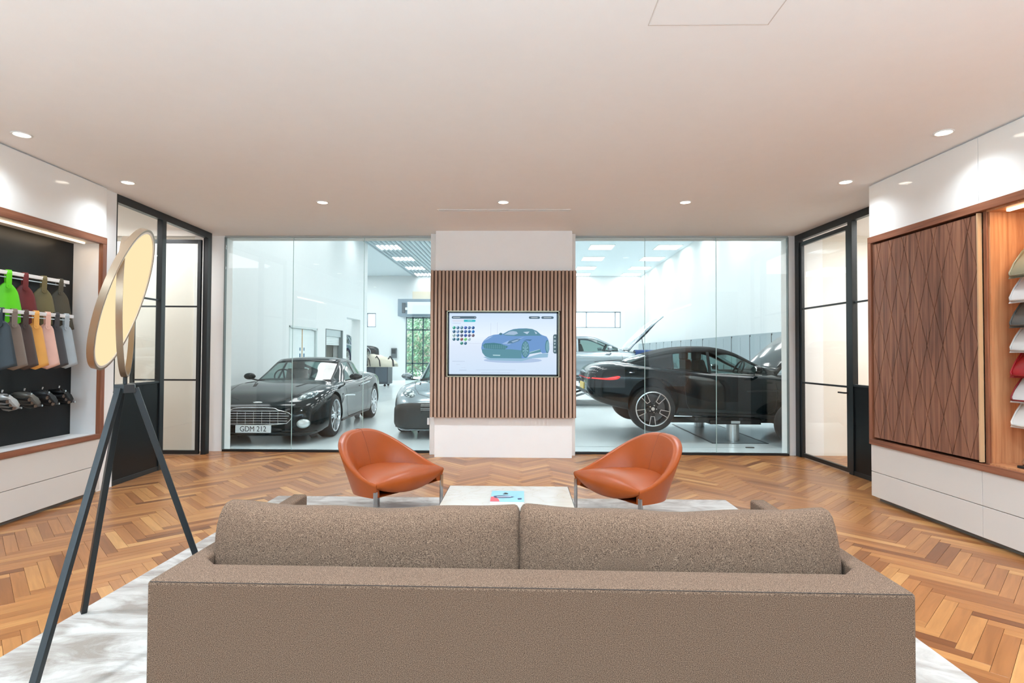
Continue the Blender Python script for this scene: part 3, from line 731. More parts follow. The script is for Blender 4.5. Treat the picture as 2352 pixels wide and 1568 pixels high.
cols = [(60, 150, 130), (80, 120, 150), (90, 130, 150), (60, 90, 160), (80, 110, 150), (50, 90, 140), (60, 100, 130), (110, 140, 180), (60, 90, 100), (60, 90, 150), (50, 90, 140), (40, 110, 190), (140, 170, 170), (70, 110, 150), (80, 90, 120), (50, 80, 150), (90, 90, 130), (110, 100, 110), (70, 110, 130), (60, 110, 130), (130, 90, 90), (110, 200, 120), (160, 190, 200), (60, 130, 120), (70, 110, 140)]
k = 0
for ry_, n_, x0_ in ((441, 6, 196), (515, 6, 196), (588, 6, 196), (662, 5, 196), (738, 2, 343)):
    for i in range(n_):
        cxx = x0_+i*73.5; flat([circ(cxx, ry_, 30)], 'paint_chip', cols[k % 25])
        flat([circ(cxx, ry_, 27, 8, -PI*0.95, -PI*0.45) + [(cxx-4, ry_+4)]], 'paint_chip_shine', tuple(min(255, c_+95) for c_ in cols[k % 25])); k += 1
flat([[(165, 353), (325, 355), (325, 361), (165, 360)], [(165, 1081), (405, 1083), (405, 1089), (165, 1088)], [(300, 1247), (440, 1247), (440, 1254), (300, 1254)], [(620, 1242), (1380, 1242), (1380, 1247), (620, 1247)], [(720, 1294), (1275, 1292), (1275, 1298), (720, 1300)]], 'caption_lines', (188, 204, 226))
flat([[(250, 1140), (315, 1140), (315, 1145), (250, 1145)], [(340, 1202), (420, 1202), (420, 1207), (340, 1207)], [(900, 1268), (1080, 1268), (1080, 1272), (900, 1272)], [(905, 350), (910, 350), (910, 740), (905, 740)], [(1028, 340), (1033, 340), (1033, 560), (1028, 560)], [(480, 740), (720, 742), (720, 746), (480, 744)], [(2030, 744), (2110, 744), (2110, 748), (2030, 748)]], 'backdrop_lines', (206, 218, 238))
flat([circ(1330, 1060, 560, 24, ry=50)], 'car_shadow', (186, 208, 240))
flat([[(760, 1000), (960, 985), (1600, 1005), (1850, 930), (2010, 925), (2000, 1000), (1700, 1020), (1500, 1075), (900, 1060)]], 'car_shadow', (158, 198, 224))
body = [(735, 745), (775, 680), (860, 610), (960, 575), (1090, 560), (1150, 550), (1240, 500), (1340, 465), (1450, 452), (1590, 450), (1700, 462), (1790, 500), (1860, 560), (1900, 580), (1975, 605), (2005, 650), (2025, 730), (2030, 850), (2010, 915), (1900, 925), (1850, 890), (1660, 935), (1600, 1015), (1500, 1025), (900, 1020), (800, 985), (745, 920), (722, 830)]
flat([body], 'car_body', (122, 164, 218))
flat([[(735, 850), (1300, 850), (1500, 870), (1500, 1022), (900, 1020), (800, 985), (745, 920)], [(1640, 900), (1860, 850), (1870, 905), (1650, 940)]], 'car_lower', (104, 156, 172))
flat([[(1130, 570), (1240, 505), (1350, 466), (1590, 450), (1700, 462), (1790, 500), (1850, 560), (1880, 590), (1700, 590), (1400, 600), (1200, 590)]], 'car_roof', (104, 152, 172))
flat([[(1160, 570), (1260, 512), (1330, 500), (1400, 512), (1430, 550), (1350, 578)]], 'car_windscreen', (176, 202, 228))
flat([[(1525, 520), (1650, 510), (1605, 562)], [(1740, 500), (1800, 540), (1770, 560)]], 'car_window', (196, 218, 240))
flat([[(1060, 560), (1090, 535), (1125, 545), (1120, 575), (1090, 582)]], 'car_mirror', (90, 132, 150))
flat([[(760, 700), (880, 612), (950, 600), (850, 660)], [(1120, 745), (1240, 690), (1470, 640), (1560, 610), (1400, 690), (1260, 760)]], 'car_highlight', (166, 198, 240))
flat([[(1215, 745), (1260, 690), (1400, 650), (1485, 655), (1440, 695), (1330, 735)]], 'car_headlight', (100, 138, 168))
flat([[(1300, 700), (1400, 668), (1450, 664), (1420, 690), (1330, 722)]], 'car_headlight_lens', (160, 190, 220))
flat([[(745, 775), (800, 738), (960, 728), (1090, 745), (1240, 800), (1180, 850), (960, 848), (790, 840)]], 'car_grille', (84, 138, 150))
flat([[(760+j*38, 760+(j % 2)*3), (766+j*38, 760), (772+j*38, 838), (766+j*38, 838)] for j in range(12)] + [[(760, 775+i*18), (1200, 780+i*18), (1200, 783+i*18), (760, 778+i*18)] for i in range(4)], 'grille_bars', (122, 170, 184))
flat([circ(1570, 850, 74, 24, ry=158), circ(1990, 795, 38, 20, ry=125)], 'car_tyre', (84, 138, 148))
flat([circ(1572, 850, 58, 24, ry=140), circ(1994, 795, 29, 20, ry=108)], 'car_rim', (132, 180, 196))
flat([[(1572+54*math.cos(a)*0.18, 850+130*math.sin(a)*0.18), (1572+54*math.cos(a-.12), 850+130*math.sin(a-.12)), (1572+54*math.cos(a+.12), 850+130*math.sin(a+.12))] for a in [i*PI/5 for i in range(10)]], 'rim_gaps', (82, 130, 146))
flat([[(945, 955), (1090, 958), (1085, 975), (950, 972)], [(1650, 905), (1850, 845), (1850, 852), (1650, 915)]], 'car_splitter', (196, 232, 240))
flat([[(1520, 690), (1590, 662), (1700, 662), (1660, 690), (1600, 680)]], 'car_vent', (88, 128, 166))
flat([[(2168, 562)] + circ(2140, 600, 38, 8, -PI/2, -PI)[0:9] + circ(2140, 890, 38, 8, PI, PI/2) + [(2168, 928)]], 'tool_bar', (92, 116, 126))
flat([circ(2135, 615, 17), circ(2135, 806, 19), circ(2135, 878, 17), [(2118, 668), (2152, 668), (2152, 706), (2118, 706)], [(2118, 730), (2152, 730), (2135, 768)]], 'tool_icons', (214, 232, 240))
flat([circ(2135, 615, 8), circ(2135, 806, 9), circ(2135, 878, 7), [(2127, 678), (2143, 678), (2143, 696), (2127, 696)]], 'tool_icons', (92, 116, 126))
# small white socket on the pillar's side
t = thing('wall_socket', 'small white socket box on the left edge of the pillar', 'socket', (-1.262, 7.66, 0.45))
MB().box(-0.03, 0.0, -0.012, 0.02, -0.045, 0.045).build('plate', mat('socket_white', sr(240, 240, 240), 0.4), t, bevel=0.003)

# ================================================================== CEILING FIXTURES
def downlight(x, y, label):
    power = 135 if y > 5.9 else (190 if y < 2.5 and abs(x) < 2.5 else 27)
    t = thing('downlight', label, 'ceiling light', (x, y, H), 0, 'recessed downlights in the lounge ceiling')
    MB().lathe([(0.052, -0.001), (0.066, -0.001), (0.066, -0.006), (0.058, -0.009), (0.052, -0.006)], 32).build('trim_ring', mat('trim_white', sr(238, 236, 232), 0.4), t, smooth=True)
    MB().cyl((0, 0, -0.0035), (0, 0, -0.0012), 0.052, n=28).build('lamp', emis('downlight_glow', (1.0, 0.9, 0.74), 9), t)
    MB().lathe([(0.030, -0.0042), (0.034, -0.0042), (0.034, -0.0036), (0.030, -0.0036)], 28).build('lens_ring', ALU, t)
    l = bpy.data.lights.new('downlight_beam', 'SPOT'); l.energy = power; l.spot_size = 2.4; l.spot_blend = 0.9; l.color = (0.78, 0.90, 1.0); l.shadow_soft_size = 0.05
    lo = bpy.data.objects.new('downlight_beam', l); C.objects.link(lo); lo.location = (x, y, H-0.02)
for x, y, lb in ((-2.174, 6.05, 'recessed downlight above the left glass wall'), (-0.217, 6.05, 'recessed downlight in front of the central pillar'),
                 (1.732, 6.06, 'recessed downlight above the right glass wall'), (-3.80, 5.33, 'recessed downlight by the left steel screen'),
                 (3.03, 5.35, 'recessed downlight by the right steel screen'), (-3.765, 4.14, 'recessed downlight by the left wall cabinet'),
                 (3.067, 4.16, 'recessed downlight by the right wall cabinet')):
    downlight(x, y, lb)
for x, y in ((-3.7, 2.95), (3.09, 2.97), (-3.65, 1.76), (3.1, 1.78), (-2.17, 2.05), (-0.2, 2.05), (1.75, 2.05)):  # the three over the sofa are added out of view to brighten it
    downlight(x, y, 'recessed downlight %s, %s the camera' % ('beside the left cabinet' if x < -3 else 'beside the right cabinet' if x > 3 else 'added over the sofa, left' if x < -1 else 'added over the sofa, middle' if x < 1 else 'added over the sofa, right', 'ahead of' if y > 2.5 else 'level with'))
t = thing('slot_diffuser', 'long slotted white air diffuser in the ceiling before the pillar', 'air vent', (-0.222, 6.395, H))
MB().box(-0.745, 0.745, -0.045, -0.035, -0.006, -0.001).box(-0.745, 0.745, 0.035, 0.045, -0.006, -0.001).box(-0.755, -0.745, -0.045, 0.045, -0.006, -0.001).box(0.745, 0.755, -0.045, 0.045, -0.006, -0.001).build('frame', MC['trim_white'], t)
for yy in (-0.022, 0.0, 0.022): MB().box(-0.745, 0.745, yy-0.006, yy+0.006, -0.005, -0.001).build('slat', MC['trim_white'], t)
MB().box(-0.745, 0.745, -0.035, 0.035, -0.0012, -0.0006).build('recess', mat('vent_dark', sr(120, 112, 106), 0.9), t)

# ================================================================== LOUNGE FURNITURE
# rug
rx0, rx1, ry0, ry1 = -2.32, 1.90, 0.9, 5.36
o = MB()
n1, n2 = 60, 60
o.box(rx0, rx1, ry0, ry1, 0.0005, 0.014)
ro = o.build('rug', RUG, None, bevel=0.005); tag(ro, 'large silvery grey viscose rug under the sofa and armchairs', 'rug')
# sofa
def pillow(w_, h_, d_, sag=0.0, seed=0, nx=26, nz=12, ex=0.32):
    """cushion solid centred on origin: width x, height z, depth y"""
    rnd = random.Random(seed); rings = []
    ph = [rnd.uniform(0, 6.28) for _ in range(6)]
    for i in range(nx+1):
        u = -1 + 2*i/nx; uu = math.copysign(1-(1-abs(u))**1.6, u) if False else u
        e = (1-abs(u)**5)**0.5 if abs(u) < 1 else 0.0
        e = max(e, 0.50) if abs(u) < 0.999 else 0.34
        ring = []
        for (a, b) in superell(1, 1, 24, 0.62):
            top = (1 + 0.06*abs(u)**3 - sag*(1-u*u))
            hz = b*h_/2*(0.9+0.1*e)*(top if b > 0 else 1)
            dy = a*d_/2*(0.35+0.65*e)*(1 + 0.05*math.sin(3*u+ph[0]) + 0.03*math.sin(7*u+ph[1]))
            ring.append((u*w_/2 + 0.004*math.sin(5*b+ph[2]), dy, hz + 0.004*math.sin(9*u+ph[3])*(1 if b > 0 else 0)))
        rings.append(ring)
    return MB().loft(rings)
def sofa():
    X0, X1, Y0, Y1 = -1.203, 1.212, 1.79, 2.92; hs = 0.64; cx = (X0+X1)/2
    t = thing('sofa', 'low taupe wool sofa with two long back cushions, seen from behind', 'sofa', (cx, Y0, 0.0), -0.012)
    W = X1-X0; hw = W/2; D = Y1-Y0
    ta, tb_ = 0.075, 0.16
    # U-shaped shell: back + arms as one upholstered frame with rounded edges
    poly = [(-hw, 0), (hw, 0), (hw, D), (hw-ta, D), (hw-ta, tb_+0.06), (hw-ta-0.06, tb_), (-hw+ta+0.06, tb_), (-hw+ta, tb_+0.06), (-hw+ta, D), (-hw, D)]
    m = MB().prism(poly, 0.10, hs).build('frame', FABRIC, t, bevel=0.014, seg=4)
    # piped seam along the top rear edge
    MB().tube([(-hw+0.012, 0.0041, hs-0.0041), (0, 0.0041, hs-0.0041), (hw-0.012, 0.0041, hs-0.0041)], 0.0018, n=6).build('seam', mat('seam_thread', sr(62, 50, 42), 0.9), t)
    # seat base and seat cushions
    MB().box(-hw+ta, hw-ta, tb_-0.02, D-0.06, 0.10, 0.27).build('base', FABRIC, t, bevel=0.015)
    for s in (-1, 1):
        o = MB().box(-0.555, 0.555, -0.43, 0.43, -0.075, 0.075).build('seat_cushion', FABRIC, t, bevel=0.05, seg=5); o.location = (s*0.565, 0.63, 0.345)
    # back cushions
    for s, seed in ((-1, 3), (1, 8)):
        wc = 1.145 if s < 0 else 1.165
        o = pillow(wc, 0.40, 0.22, 0.11, seed).build('back_cushion', FABRIC, t, smooth=True)
        ss = o.modifiers.new('s', 'SUBSURF'); ss.levels = 1; ss.render_levels = 2
        o.location = (-0.018 - s*(-1)*(wc/2-0.010), 0.325, 0.612); o.rotation_euler = (-0.16, 0, 0)
    for x in (-hw+0.1, hw-0.1):
        for y in (0.08, D-0.1):
            MB().cyl((x, y, 0.014), (x, y, 0.105), 0.018, n=12).build('leg', BLKTRIM, t)
    return t
sofa()
# coffee table
t = thing('coffee_table', 'low square coffee table with cream marble top and black frame', 'table', (-0.105, 3.93, 0.014))
MB().box(-0.452, 0.452, -0.45, 0.45, 0.318, 0.338).build('tabletop', MARBLE, t, bevel=0.002)
fm = MB()
for a in ((-0.457, 0.457, -0.456, -0.451), (-0.457, 0.457, 0.451, 0.456)): fm.box(a[0], a[1], a[2], a[3], 0.305, 0.334)
for a in ((-0.457, -0.452), (0.452, 0.457)): fm.box(a[0], a[1], -0.451, 0.451, 0.305, 0.334)
fm.box(-0.44, 0.44, -0.44, 0.44, 0.305, 0.318)
fm.build('frame', BLACKM, t)
for x in (-0.43, 0.43):
    for y in (-0.43, 0.43): MB().box(x-0.0125, x+0.0125, y-0.0125, y+0.0125, 0, 0.305).build('leg', BLACKM, t)
# magazine
t = thing('magazine', 'pale blue cover magazine with a red corner on the marble table', 'magazine', (-0.105, 4.03, 0.3525), 0.0)
MB().box(-0.115, 0.115, -0.15, 0.15, 0, 0.009).build('pages', mat('paper', sr(236, 232, 226), 0.7), t)
MB().box(-0.117, 0.117, -0.152, 0.152, 0.009, 0.0105).build('cover', mat('cover_blue', sr(150, 200, 214), 0.25), t)
def flatpoly(name, poly, z, m, parent): return MB().add([(x, y, z) for x, y in poly], [tuple(range(len(poly)))]).build(name, m, parent)
flatpoly('cover_red', [(-0.116, -0.02), (-0.09, -0.02), (-0.06, -0.08), (-0.05, -0.151), (-0.116, -0.151)], 0.0108, mat('cover_red', sr(240, 92, 96), 0.3), t)
flatpoly('cover_print', [(-0.10, 0.0), (-0.06, 0.015), (0.0, 0.01), (0.05, -0.02), (0.02, -0.05), (-0.03, -0.06), (-0.09, -0.055)], 0.0109, mat('cover_navy', sr(58, 66, 96), 0.3), t)
flatpoly('cover_print', [(-0.03, 0.045), (0.0, 0.05), (0.005, 0.07), (-0.015, 0.10), (-0.03, 0.09), (-0.02, 0.07), (-0.04, 0.06)], 0.011, mat('cover_dark', sr(32, 44, 40), 0.3), t)
flatpoly('cover_print', [(0.07, -0.06), (0.10, -0.05), (0.10, -0.09), (0.075, -0.10)], 0.011, MC['cover_navy'], t)
flatpoly('cover_print', [(-0.08, -0.015), (0.02, -0.005), (0.03, -0.025), (-0.07, -0.035)], 0.0111, mat('cover_pale', sr(190, 196, 214), 0.3), t)

# lounge chairs
def chair(M_, ang, label):
    t = thing('armchair', label, 'armchair', (M_[0], M_[1], 0.014), ang, 'tan leather tub armchairs')
    n = 48; hw = 0.42
    def pw(v, e): return math.copysign(abs(v)**e, v)
    rings = []
    def outer(phi, h):
        cph, sph = pw(math.cos(phi), 0.82), abs(math.sin(phi))**0.82
        b = Vector((hw*0.93*cph, 0.02+0.50*sph, 0.205-0.03*abs(math.sin(phi))))
        tp = Vector(((hw+0.045*sph)*cph, 0.0+0.70*sph, 0.315 + 0.345*abs(math.sin(phi))**1.2))
        return b.lerp(tp, h)
    inner_c = []
    for i in range(n+1):
        phi = PI*i/n
        o0, o1 = outer(phi, 0), outer(phi, 1)
        c = Vector((0, 0.16, 0)); d = Vector((c.x-o1.x, c.y-o1.y, 0)).normalized()
        th = 0.022 + 0.033*math.sin(phi)
        it = o1 + d*th*1.6; ib = outer(phi, 0.25) + d*(th+0.035); ib.z = 0.27
        ring = [o0.lerp(o1, k/8) for k in range(8)]
        ax = (o1-o0).normalized()
        ring += [o1 - ax*0.010, o1 + d*0.006*1.5 + ax*0.004, o1 + d*th*0.8 + ax*0.010, it - d*0.006 + ax*0.003, it - ax*0.012]
        i0 = it - ax*0.012
        for k in range(1, 8): ring.append(i0.lerp(ib, k/8) + d*0.02*math.sin(PI*k/8)*math.sin(phi))
        ring += [ib, Vector((o0.x*0.9, o0.y*0.9+0.01, o0.z+0.01))]
        rings.append(ring); inner_c.append(ib)
    o = MB().loft(rings).build('shell', LEATH, t, smooth=True); soft(o, 0.9)
    # centre back seam
    mid = rings[n//2]; MB().tube([p + Vector((0, 0.001, 0.001)) for p in mid[2:20]], 0.0022, n=6).build('seam', mat('seam_tan', sr(130, 60, 28), 0.6), t)
    # underside
    m = MB(); pb = [outer(PI*i/n, 0.02) for i in range(n+1)]
    m.add([p + Vector((0, 0, 0.004)) for p in pb] + [Vector((0, 0.0, 0.21))], [(i, i+1, n+1) for i in range(n)]).build('underside', LEATH, t)
    # seat cushion: lens-shaped front, crowned top
    rows = []
    nu = 30
    for i in range(nu+1):
        u = -1 + 2*i/nu; x = u*(hw-0.012)
        yb_ = 0.02 + 0.53*max(0, 1-abs(u)**2.3)**0.5            # depth of the seat behind
        fr_ = -0.045*(1-u*u) ; lens = (1-abs(u)**2.2)
        top = 0.325 + 0.055*lens; bot = 0.285 - 0.085*lens
        ring = []
        ring.append((x, fr_+0.03, bot+0.004)); ring.append((x, fr_+0.006, bot+0.012+0.01*lens)); ring.append((x, fr_-0.012*lens, (bot+top)/2))
        ring.append((x, fr_+0.004, top-0.035*lens-0.004)); ring.append((x, fr_+0.03+0.02*lens, top-0.010*lens)); ring.append((x, fr_+0.07+0.06*lens, top))
        for k in range(1, 6): ring.append((x, (fr_+0.10)*(1-k/5)+max(yb_, fr_+0.12)*k/5 + 0.0, top + 0.004*math.sin(k/5*PI) - 0.02*(k/5)**2))
        ring.append((x, max(yb_, fr_+0.12), bot+0.02)); rows.append(ring)
    o = MB().loft(rows).build('seat', LEATH, t, smooth=True); soft(o, 1.2)
    for s in (-1, 1):
        MB().box(s*(hw-0.015)-0.019, s*(hw-0.015)+0.019, 0.012, 0.022, 0.0, 0.262).build('leg', CHROMED, t, bevel=0.001)
    MB().box(-0.019, 0.019, 0.40, 0.41, 0.0, 0.20).build('leg', CHROMED, t, bevel=0.001)
    return t
chair((-0.93, 4.79), math.atan2(0.854, 0.52), 'tan leather tub armchair left of the marble table')
chair((0.665, 4.66), math.atan2(-0.854, 0.52), 'tan leather tub armchair right of the marble table')

# floor lamp
def lamp():
    P = Vector((-1.844, 2.593, 0)); hA = 1.234
    t = thing('floor_lamp', 'black tripod floor lamp with tilted glowing disc and bronze hoop', 'lamp', P)
    feet = [Vector((-1.813, 2.05, 0.016))-P, Vector((-2.28, 2.93, 0.016))-P, Vector((-1.483, 2.80, 0.016))-P]
    for f in feet:
        d = Vector((f.x, f.y, 0)).normalized()
        MB().bar(f, Vector((d.x*0.04, d.y*0.04, hA-0.03)), 0.026, 0.026, up=(d.x, d.y, 0)).build('leg', BLACKM, t, bevel=0.002)
    MB().lathe([(0.0, hA-0.05), (0.05, hA-0.05), (0.044, hA-0.012), (0.0, hA-0.008)], 6).build('hub', BLACKM, t)
    MB().cyl((0, 0, hA-0.02), (0, 0, hA+0.022), 0.009, n=16).build('stem', BLACKM, t)
    view = Vector((-0.5838, 0.8119, 0)); right = Vector((0.8119, 0.5838, 0)); up = Vector((0, 0, 1))
    # hoop: nearly edge-on vertical ring
    bz = mat('bronze', sr(150, 128, 106), 0.35, metal=0.7)
    R1 = 0.325; c1 = Vector((0, 0, hA+0.022+R1)); nrm = (right*math.cos(0.085) - view*math.sin(0.085)).normalized(); a_ = up; b_ = nrm.cross(up).normalized()
    def ringm(c, nrm, a_, b_, R, wd, th):
        rings = []
        for i in range(72):
            an = 2*PI*i/72; dr = a_*math.cos(an) + b_*math.sin(an); ct = c + dr*R
            rings.append([ct + nrm*wd/2, ct + nrm*wd/2 - dr*th, ct - nrm*wd/2 - dr*th, ct - nrm*wd/2])
        return MB().loft(rings, True, True, False)
    soft(ringm(c1, nrm, a_, b_, R1, 0.024, 0.009).build('hoop', bz, t), 0.5)
    # disc
    tilt = math.radians(16.5); La = right*math.sin(tilt) + up*math.cos(tilt); mi = right*math.cos(tilt) - up*math.sin(tilt)
    k = 0.19; Mb = (mi*k + view*math.sqrt(1-k*k)).normalized(); nn = La.cross(Mb).normalized()
    if nn.dot(view) > 0: nn = -nn
    R0 = 0.340; c0 = Vector((0, 0, 1.618)) - right*0.012
    soft(ringm(c0, nn, La, Mb, R0, 0.026, 0.010).build('disc_rim', bz, t), 0.5)
    pts = [c0 + (La*math.cos(2*PI*i/72) + Mb*math.sin(2*PI*i/72))*(R0-0.010) for i in range(72)]
    gl = emis('lamp_glow', (1.0, 0.81, 0.47), 0.80)
    rim2 = mat('diffuser_edge', sr(226, 214, 200), 0.5)
    MB().loft([[p + nn*0.008 for p in pts], [p - nn*0.008 for p in pts]]).build('diffuser', gl, t)
    rings = []
    for i in range(72):
        dr = La*math.cos(2*PI*i/72) + Mb*math.sin(2*PI*i/72); ct = c0 + dr*(R0-0.010)
        rings.append([ct + nn*0.012, ct + nn*0.012 - dr*0.010, ct + nn*0.008 - dr*0.010, ct + nn*0.008])
    MB().loft(rings, True, True, False).build('diffuser_edge', rim2, t)
lamp()

# ================================================================== SHOWROOM
SZ = 5.3; yS = YB+0.2; YE = 28.6
struct(MB().box(-10.5, 6.2, YB+0.03, YE+0.2, -0.12, 0.0).build('floor_showroom', SFLOOR))
struct(MB().box(-10.5, 6.2, yS-0.2, YE+0.2, SZ, SZ+0.2).build('ceiling_showroom', mat('ceiling_white', sr(225, 234, 238), 0.85)))
wl = MB()
dy = [(13.45, 15.3, 2.02), (15.95, 17.5, 2.06), (17.85, 19.35, 2.5)]
ys = [yS-0.0]
last = YB+0.2
for a, b, h in dy:
    wl.box(-5.9, -5.6, last, a, 0, SZ); wl.box(-5.9, -5.6, a, b, h, SZ); last = b
wl.box(-5.9, -5.6, last, 20.2, 0, SZ)
struct(wl.build('wall_showroom_left', SHOWW))
struct(MB().box(5.95, 6.2, yS-0.2, YE+0.2, 0, SZ).build('wall_showroom_right', SHOWW))
struct(MB().box(-10.7, -10.5, yS-0.2, YE+0.2, 0, SZ).build('wall_showroom_far_left', SHOWW))
# front wall of the showroom (seen only in reflections), above and beside the glass
struct(MB().box(-10.5, 6.2, YB+0.03, YB+0.2, H, SZ).build('wall_showroom_front', SHOWW))
struct(MB().box(-10.5, -6.6, YB+0.03, YB+0.2, 0, H).build('wall_showroom_front', SHOWW))
# far wall with openings: window strip right, small window left, glazed door
fw = MB()
ops = [(-7.95, -7.48, 2.68, 3.40), (-5.95, -3.3, 0.0, 3.2), (2.0, 4.93, 2.68, 3.50)]
xx = -10.5
for a, b, z0, z1 in ops:
    fw.box(xx, a, YE, YE+0.25, 0, SZ)
    if z0 > 0: fw.box(a, b, YE, YE+0.25, 0, z0)
    fw.box(a, b, YE, YE+0.25, z1, SZ); xx = b
fw.box(xx, 6.2, YE, YE+0.25, 0, SZ)
struct(fw.build('wall_showroom_back', SHOWW))
WF = mat('window_frame_grey', sr(150, 162, 172), 0.4)
for nm, (a, b, z0, z1), muls in (('window_5', ops[2], [3.2, 4.65]), ('window_6', ops[0], [])):
    g = sempty(nm); f = MB()
    f.box(a, b, YE+0.05, YE+0.10, z0, z0+0.05).box(a, b, YE+0.05, YE+0.10, z1-0.05, z1).box(a, a+0.05, YE+0.05, YE+0.10, z0, z1).box(b-0.05, b, YE+0.05, YE+0.10, z0, z1)
    for m_ in muls: f.box(m_-0.03, m_+0.03, YE+0.05, YE+0.10, z0, z1)
    f.build('frame', WF, g); MB().box(a+0.05, b-0.05, YE+0.07, YE+0.08, z0+0.05, z1-0.05).build('pane', GLASS2, g)
# outside backdrop: bright overcast yard, fence building and hedge
struct(MB().box(-14, 12, YE+0.25, 48, -0.14, -0.02).build('ground', mat('yard_concrete', sr(190, 190, 186), 0.9)))
area('yard_daylight', (-2, 34, 9), (0, 0, 0), 20, 10, 9000, (0.92, 0.97, 1.0))
hd = MB(); rr = random.Random(5)
for i in range(7000):
    x, y, z = rr.uniform(-8.0, -2), rr.uniform(33, 34.2), rr.uniform(0, 4.6); s = rr.uniform(0.05, 0.13)
    a = Vector((rr.uniform(-1, 1), rr.uniform(-1, 1), rr.uniform(-1, 1))).normalized(); b = a.orthogonal().normalized()*s; c_ = a.cross(b).normalized()*s*0.6
    p = Vector((x, y, z-0.02+s*0.3)); hd.add([p-b, p-c_, p+b, p+c_], [(0, 1, 2, 3)])
ho = hd.build('hedge', mat('hedge_leaf', sr(120, 158, 128), 0.7, noise=0.3, nscale=2)); tag(ho, 'green hedge outside the glazed garage door', 'hedge'); ho['kind'] = 'stuff'
struct(MB().box(0.5, 8, 36, 36.3, 0, 6).box(-12, -9.2, 36, 36.3, 0, 6).build('wall_neighbour', mat('yard_wall', sr(232, 240, 244), 0.9)))
# garage door with roller housing and lattice gate
g = thing('garage_door', 'glazed garage door with grey roller housing in the far wall', 'door', (-4.62, YE, 0))
MB().box(-1.58, 1.4, -0.75, -0.01, 3.2, 4.05).build('roller_housing', mat('housing_grey', sr(110, 126, 138), 0.5), g, bevel=0.01)
MB().box(-1.1, 1.3, -0.78, -0.75, 3.3, 3.9).build('fascia', mat('fascia_white', sr(232, 240, 244), 0.4), g)
MB().box(-1.35, -1.2, -0.85, -0.75, 3.35, 3.85).build('motor', BLKTRIM, g, bevel=0.01)
MB().box(-1.2, -1.1, -0.82, -0.75, 3.5, 3.62).build('motor_shaft', ALU, g)
f = MB()
for x in (-1.31, -0.98, -0.45, 0.15, 0.75, 1.28): f.box(x-0.03, x+0.03, 0.02, 0.09, 0, 3.2)
for z in (0.03, 0.85, 2.55, 3.16): f.box(-1.31, 1.28, 0.02, 0.09, z-0.03, z+0.03)
f.build('frame', mat('door_frame_teal', sr(58, 84, 88), 0.4), g)
MB().box(-1.3, 1.27, 0.05, 0.058, 0.05, 3.15).build('pane', GLASS2, g)
lt = MB()
for i in range(-7, 12):
    for s in (-1, 1):
        x0 = -0.75 + i*0.28
        a = Vector((x0, -0.08+0.02*s, 0.1)); 
        for k in range(6):
            xa = x0 + (k % 2)*0.28*s; xb = x0 + ((k+1) % 2)*0.28*s
            if min(xa, xb) < -0.78 or max(xa, xb) > 1.25: continue
            lt.bar((xa, -0.08+0.02*s, 0.1+k*0.52), (xb, -0.08+0.02*s, 0.1+(k+1)*0.52), 0.03, 0.01)
lt.build('lattice_gate', mat('lattice_dark', sr(64, 82, 86), 0.5), g)
# letters above the housing
text('IMA', 0.55, 'sign_letters', mat('sign_letter', sr(70, 76, 80), 0.5), g, Matrix.Translation((0.35, -0.02, 4.28)) @ Matrix.Rotation(PI/2, 4, 'X'), 0.01)
MB().box(-1.0, 1.6, -0.012, 0.0, 4.08, 4.5).build('sign_board', mat('sign_board', sr(226, 214, 190), 0.5), g)
# doors in the left wall
dwt = mat('door_white', sr(226, 234, 234), 0.4)
d = thing('double_door', 'white double door with timber meeting edge in the left showroom wall', 'door', (-5.6, 14.37, 0))
for s in (-1, 1): MB().box(-0.10, -0.05, 0.02 if s > 0 else -0.86, 0.86 if s > 0 else -0.02, 0.01, 1.97).build('leaf', dwt, d, bevel=0.003)
MB().box(-0.10, -0.045, -0.02, 0.02, 0.01, 1.97).build('meeting_edge', mat('timber_edge', sr(196, 160, 110), 0.5), d)
for s in (-1, 1):
    MB().box(-0.05, -0.046, s*0.13-0.04, s*0.13+0.04, 1.0, 1.35).build('finger_plate', mat('plate_blue', sr(60, 110, 140), 0.4), d)
    MB().box(-0.05, -0.046, s*0.13-0.03, s*0.13+0.03, 1.42, 1.5).build('sign_plate', MC['plate_blue'], d)
MB().box(-0.12, 0.006, -0.93, -0.87, 0, 2.02).box(-0.12, 0.006, 0.87, 0.93, 0, 2.02).box(-0.12, 0.006, -0.93, 0.93, 1.98, 2.03).build('door_frame', mat('door_lining', sr(206, 216, 216), 0.5), d)
MB().box(-0.2, 0.004, 0.62, 0.86, 1.97, 2.0).build('door_closer', ALU, d)
d = thing('roller_door', 'half open white roller door in the left showroom wall', 'door', (-5.6, 16.72, 0))
MB().box(-0.28, -0.05, -0.77, 0.77, 1.85, 2.05).build('roller_box', mat('roller_grey', sr(186, 198, 200), 0.5), d)
for i in range(5): MB().box(-0.12, -0.10, -0.75, 0.75, 1.60+i*0.05, 1.645+i*0.05).build('slat', dwt, d)
MB().box(-0.14, 0.004, -0.78, -0.72, 0, 2.05).box(-0.14, 0.004, 0.72, 0.78, 0, 2.05).build('guide_rail', mat('guide_grey', sr(120, 130, 132), 0.5), d)
struct(MB().box(-8.2, -5.9, 15.4, 15.5, 0, 3).box(-8.2, -8.1, 15.4, 17.7, 0, 3).box(-8.2, -5.9, 17.6, 17.7, 0, 3).box(-8.2, -5.9, 15.4, 17.7, 3.0, 3.1).build('wall_store', mat('store_paint', sr(205, 205, 198), 0.9)))
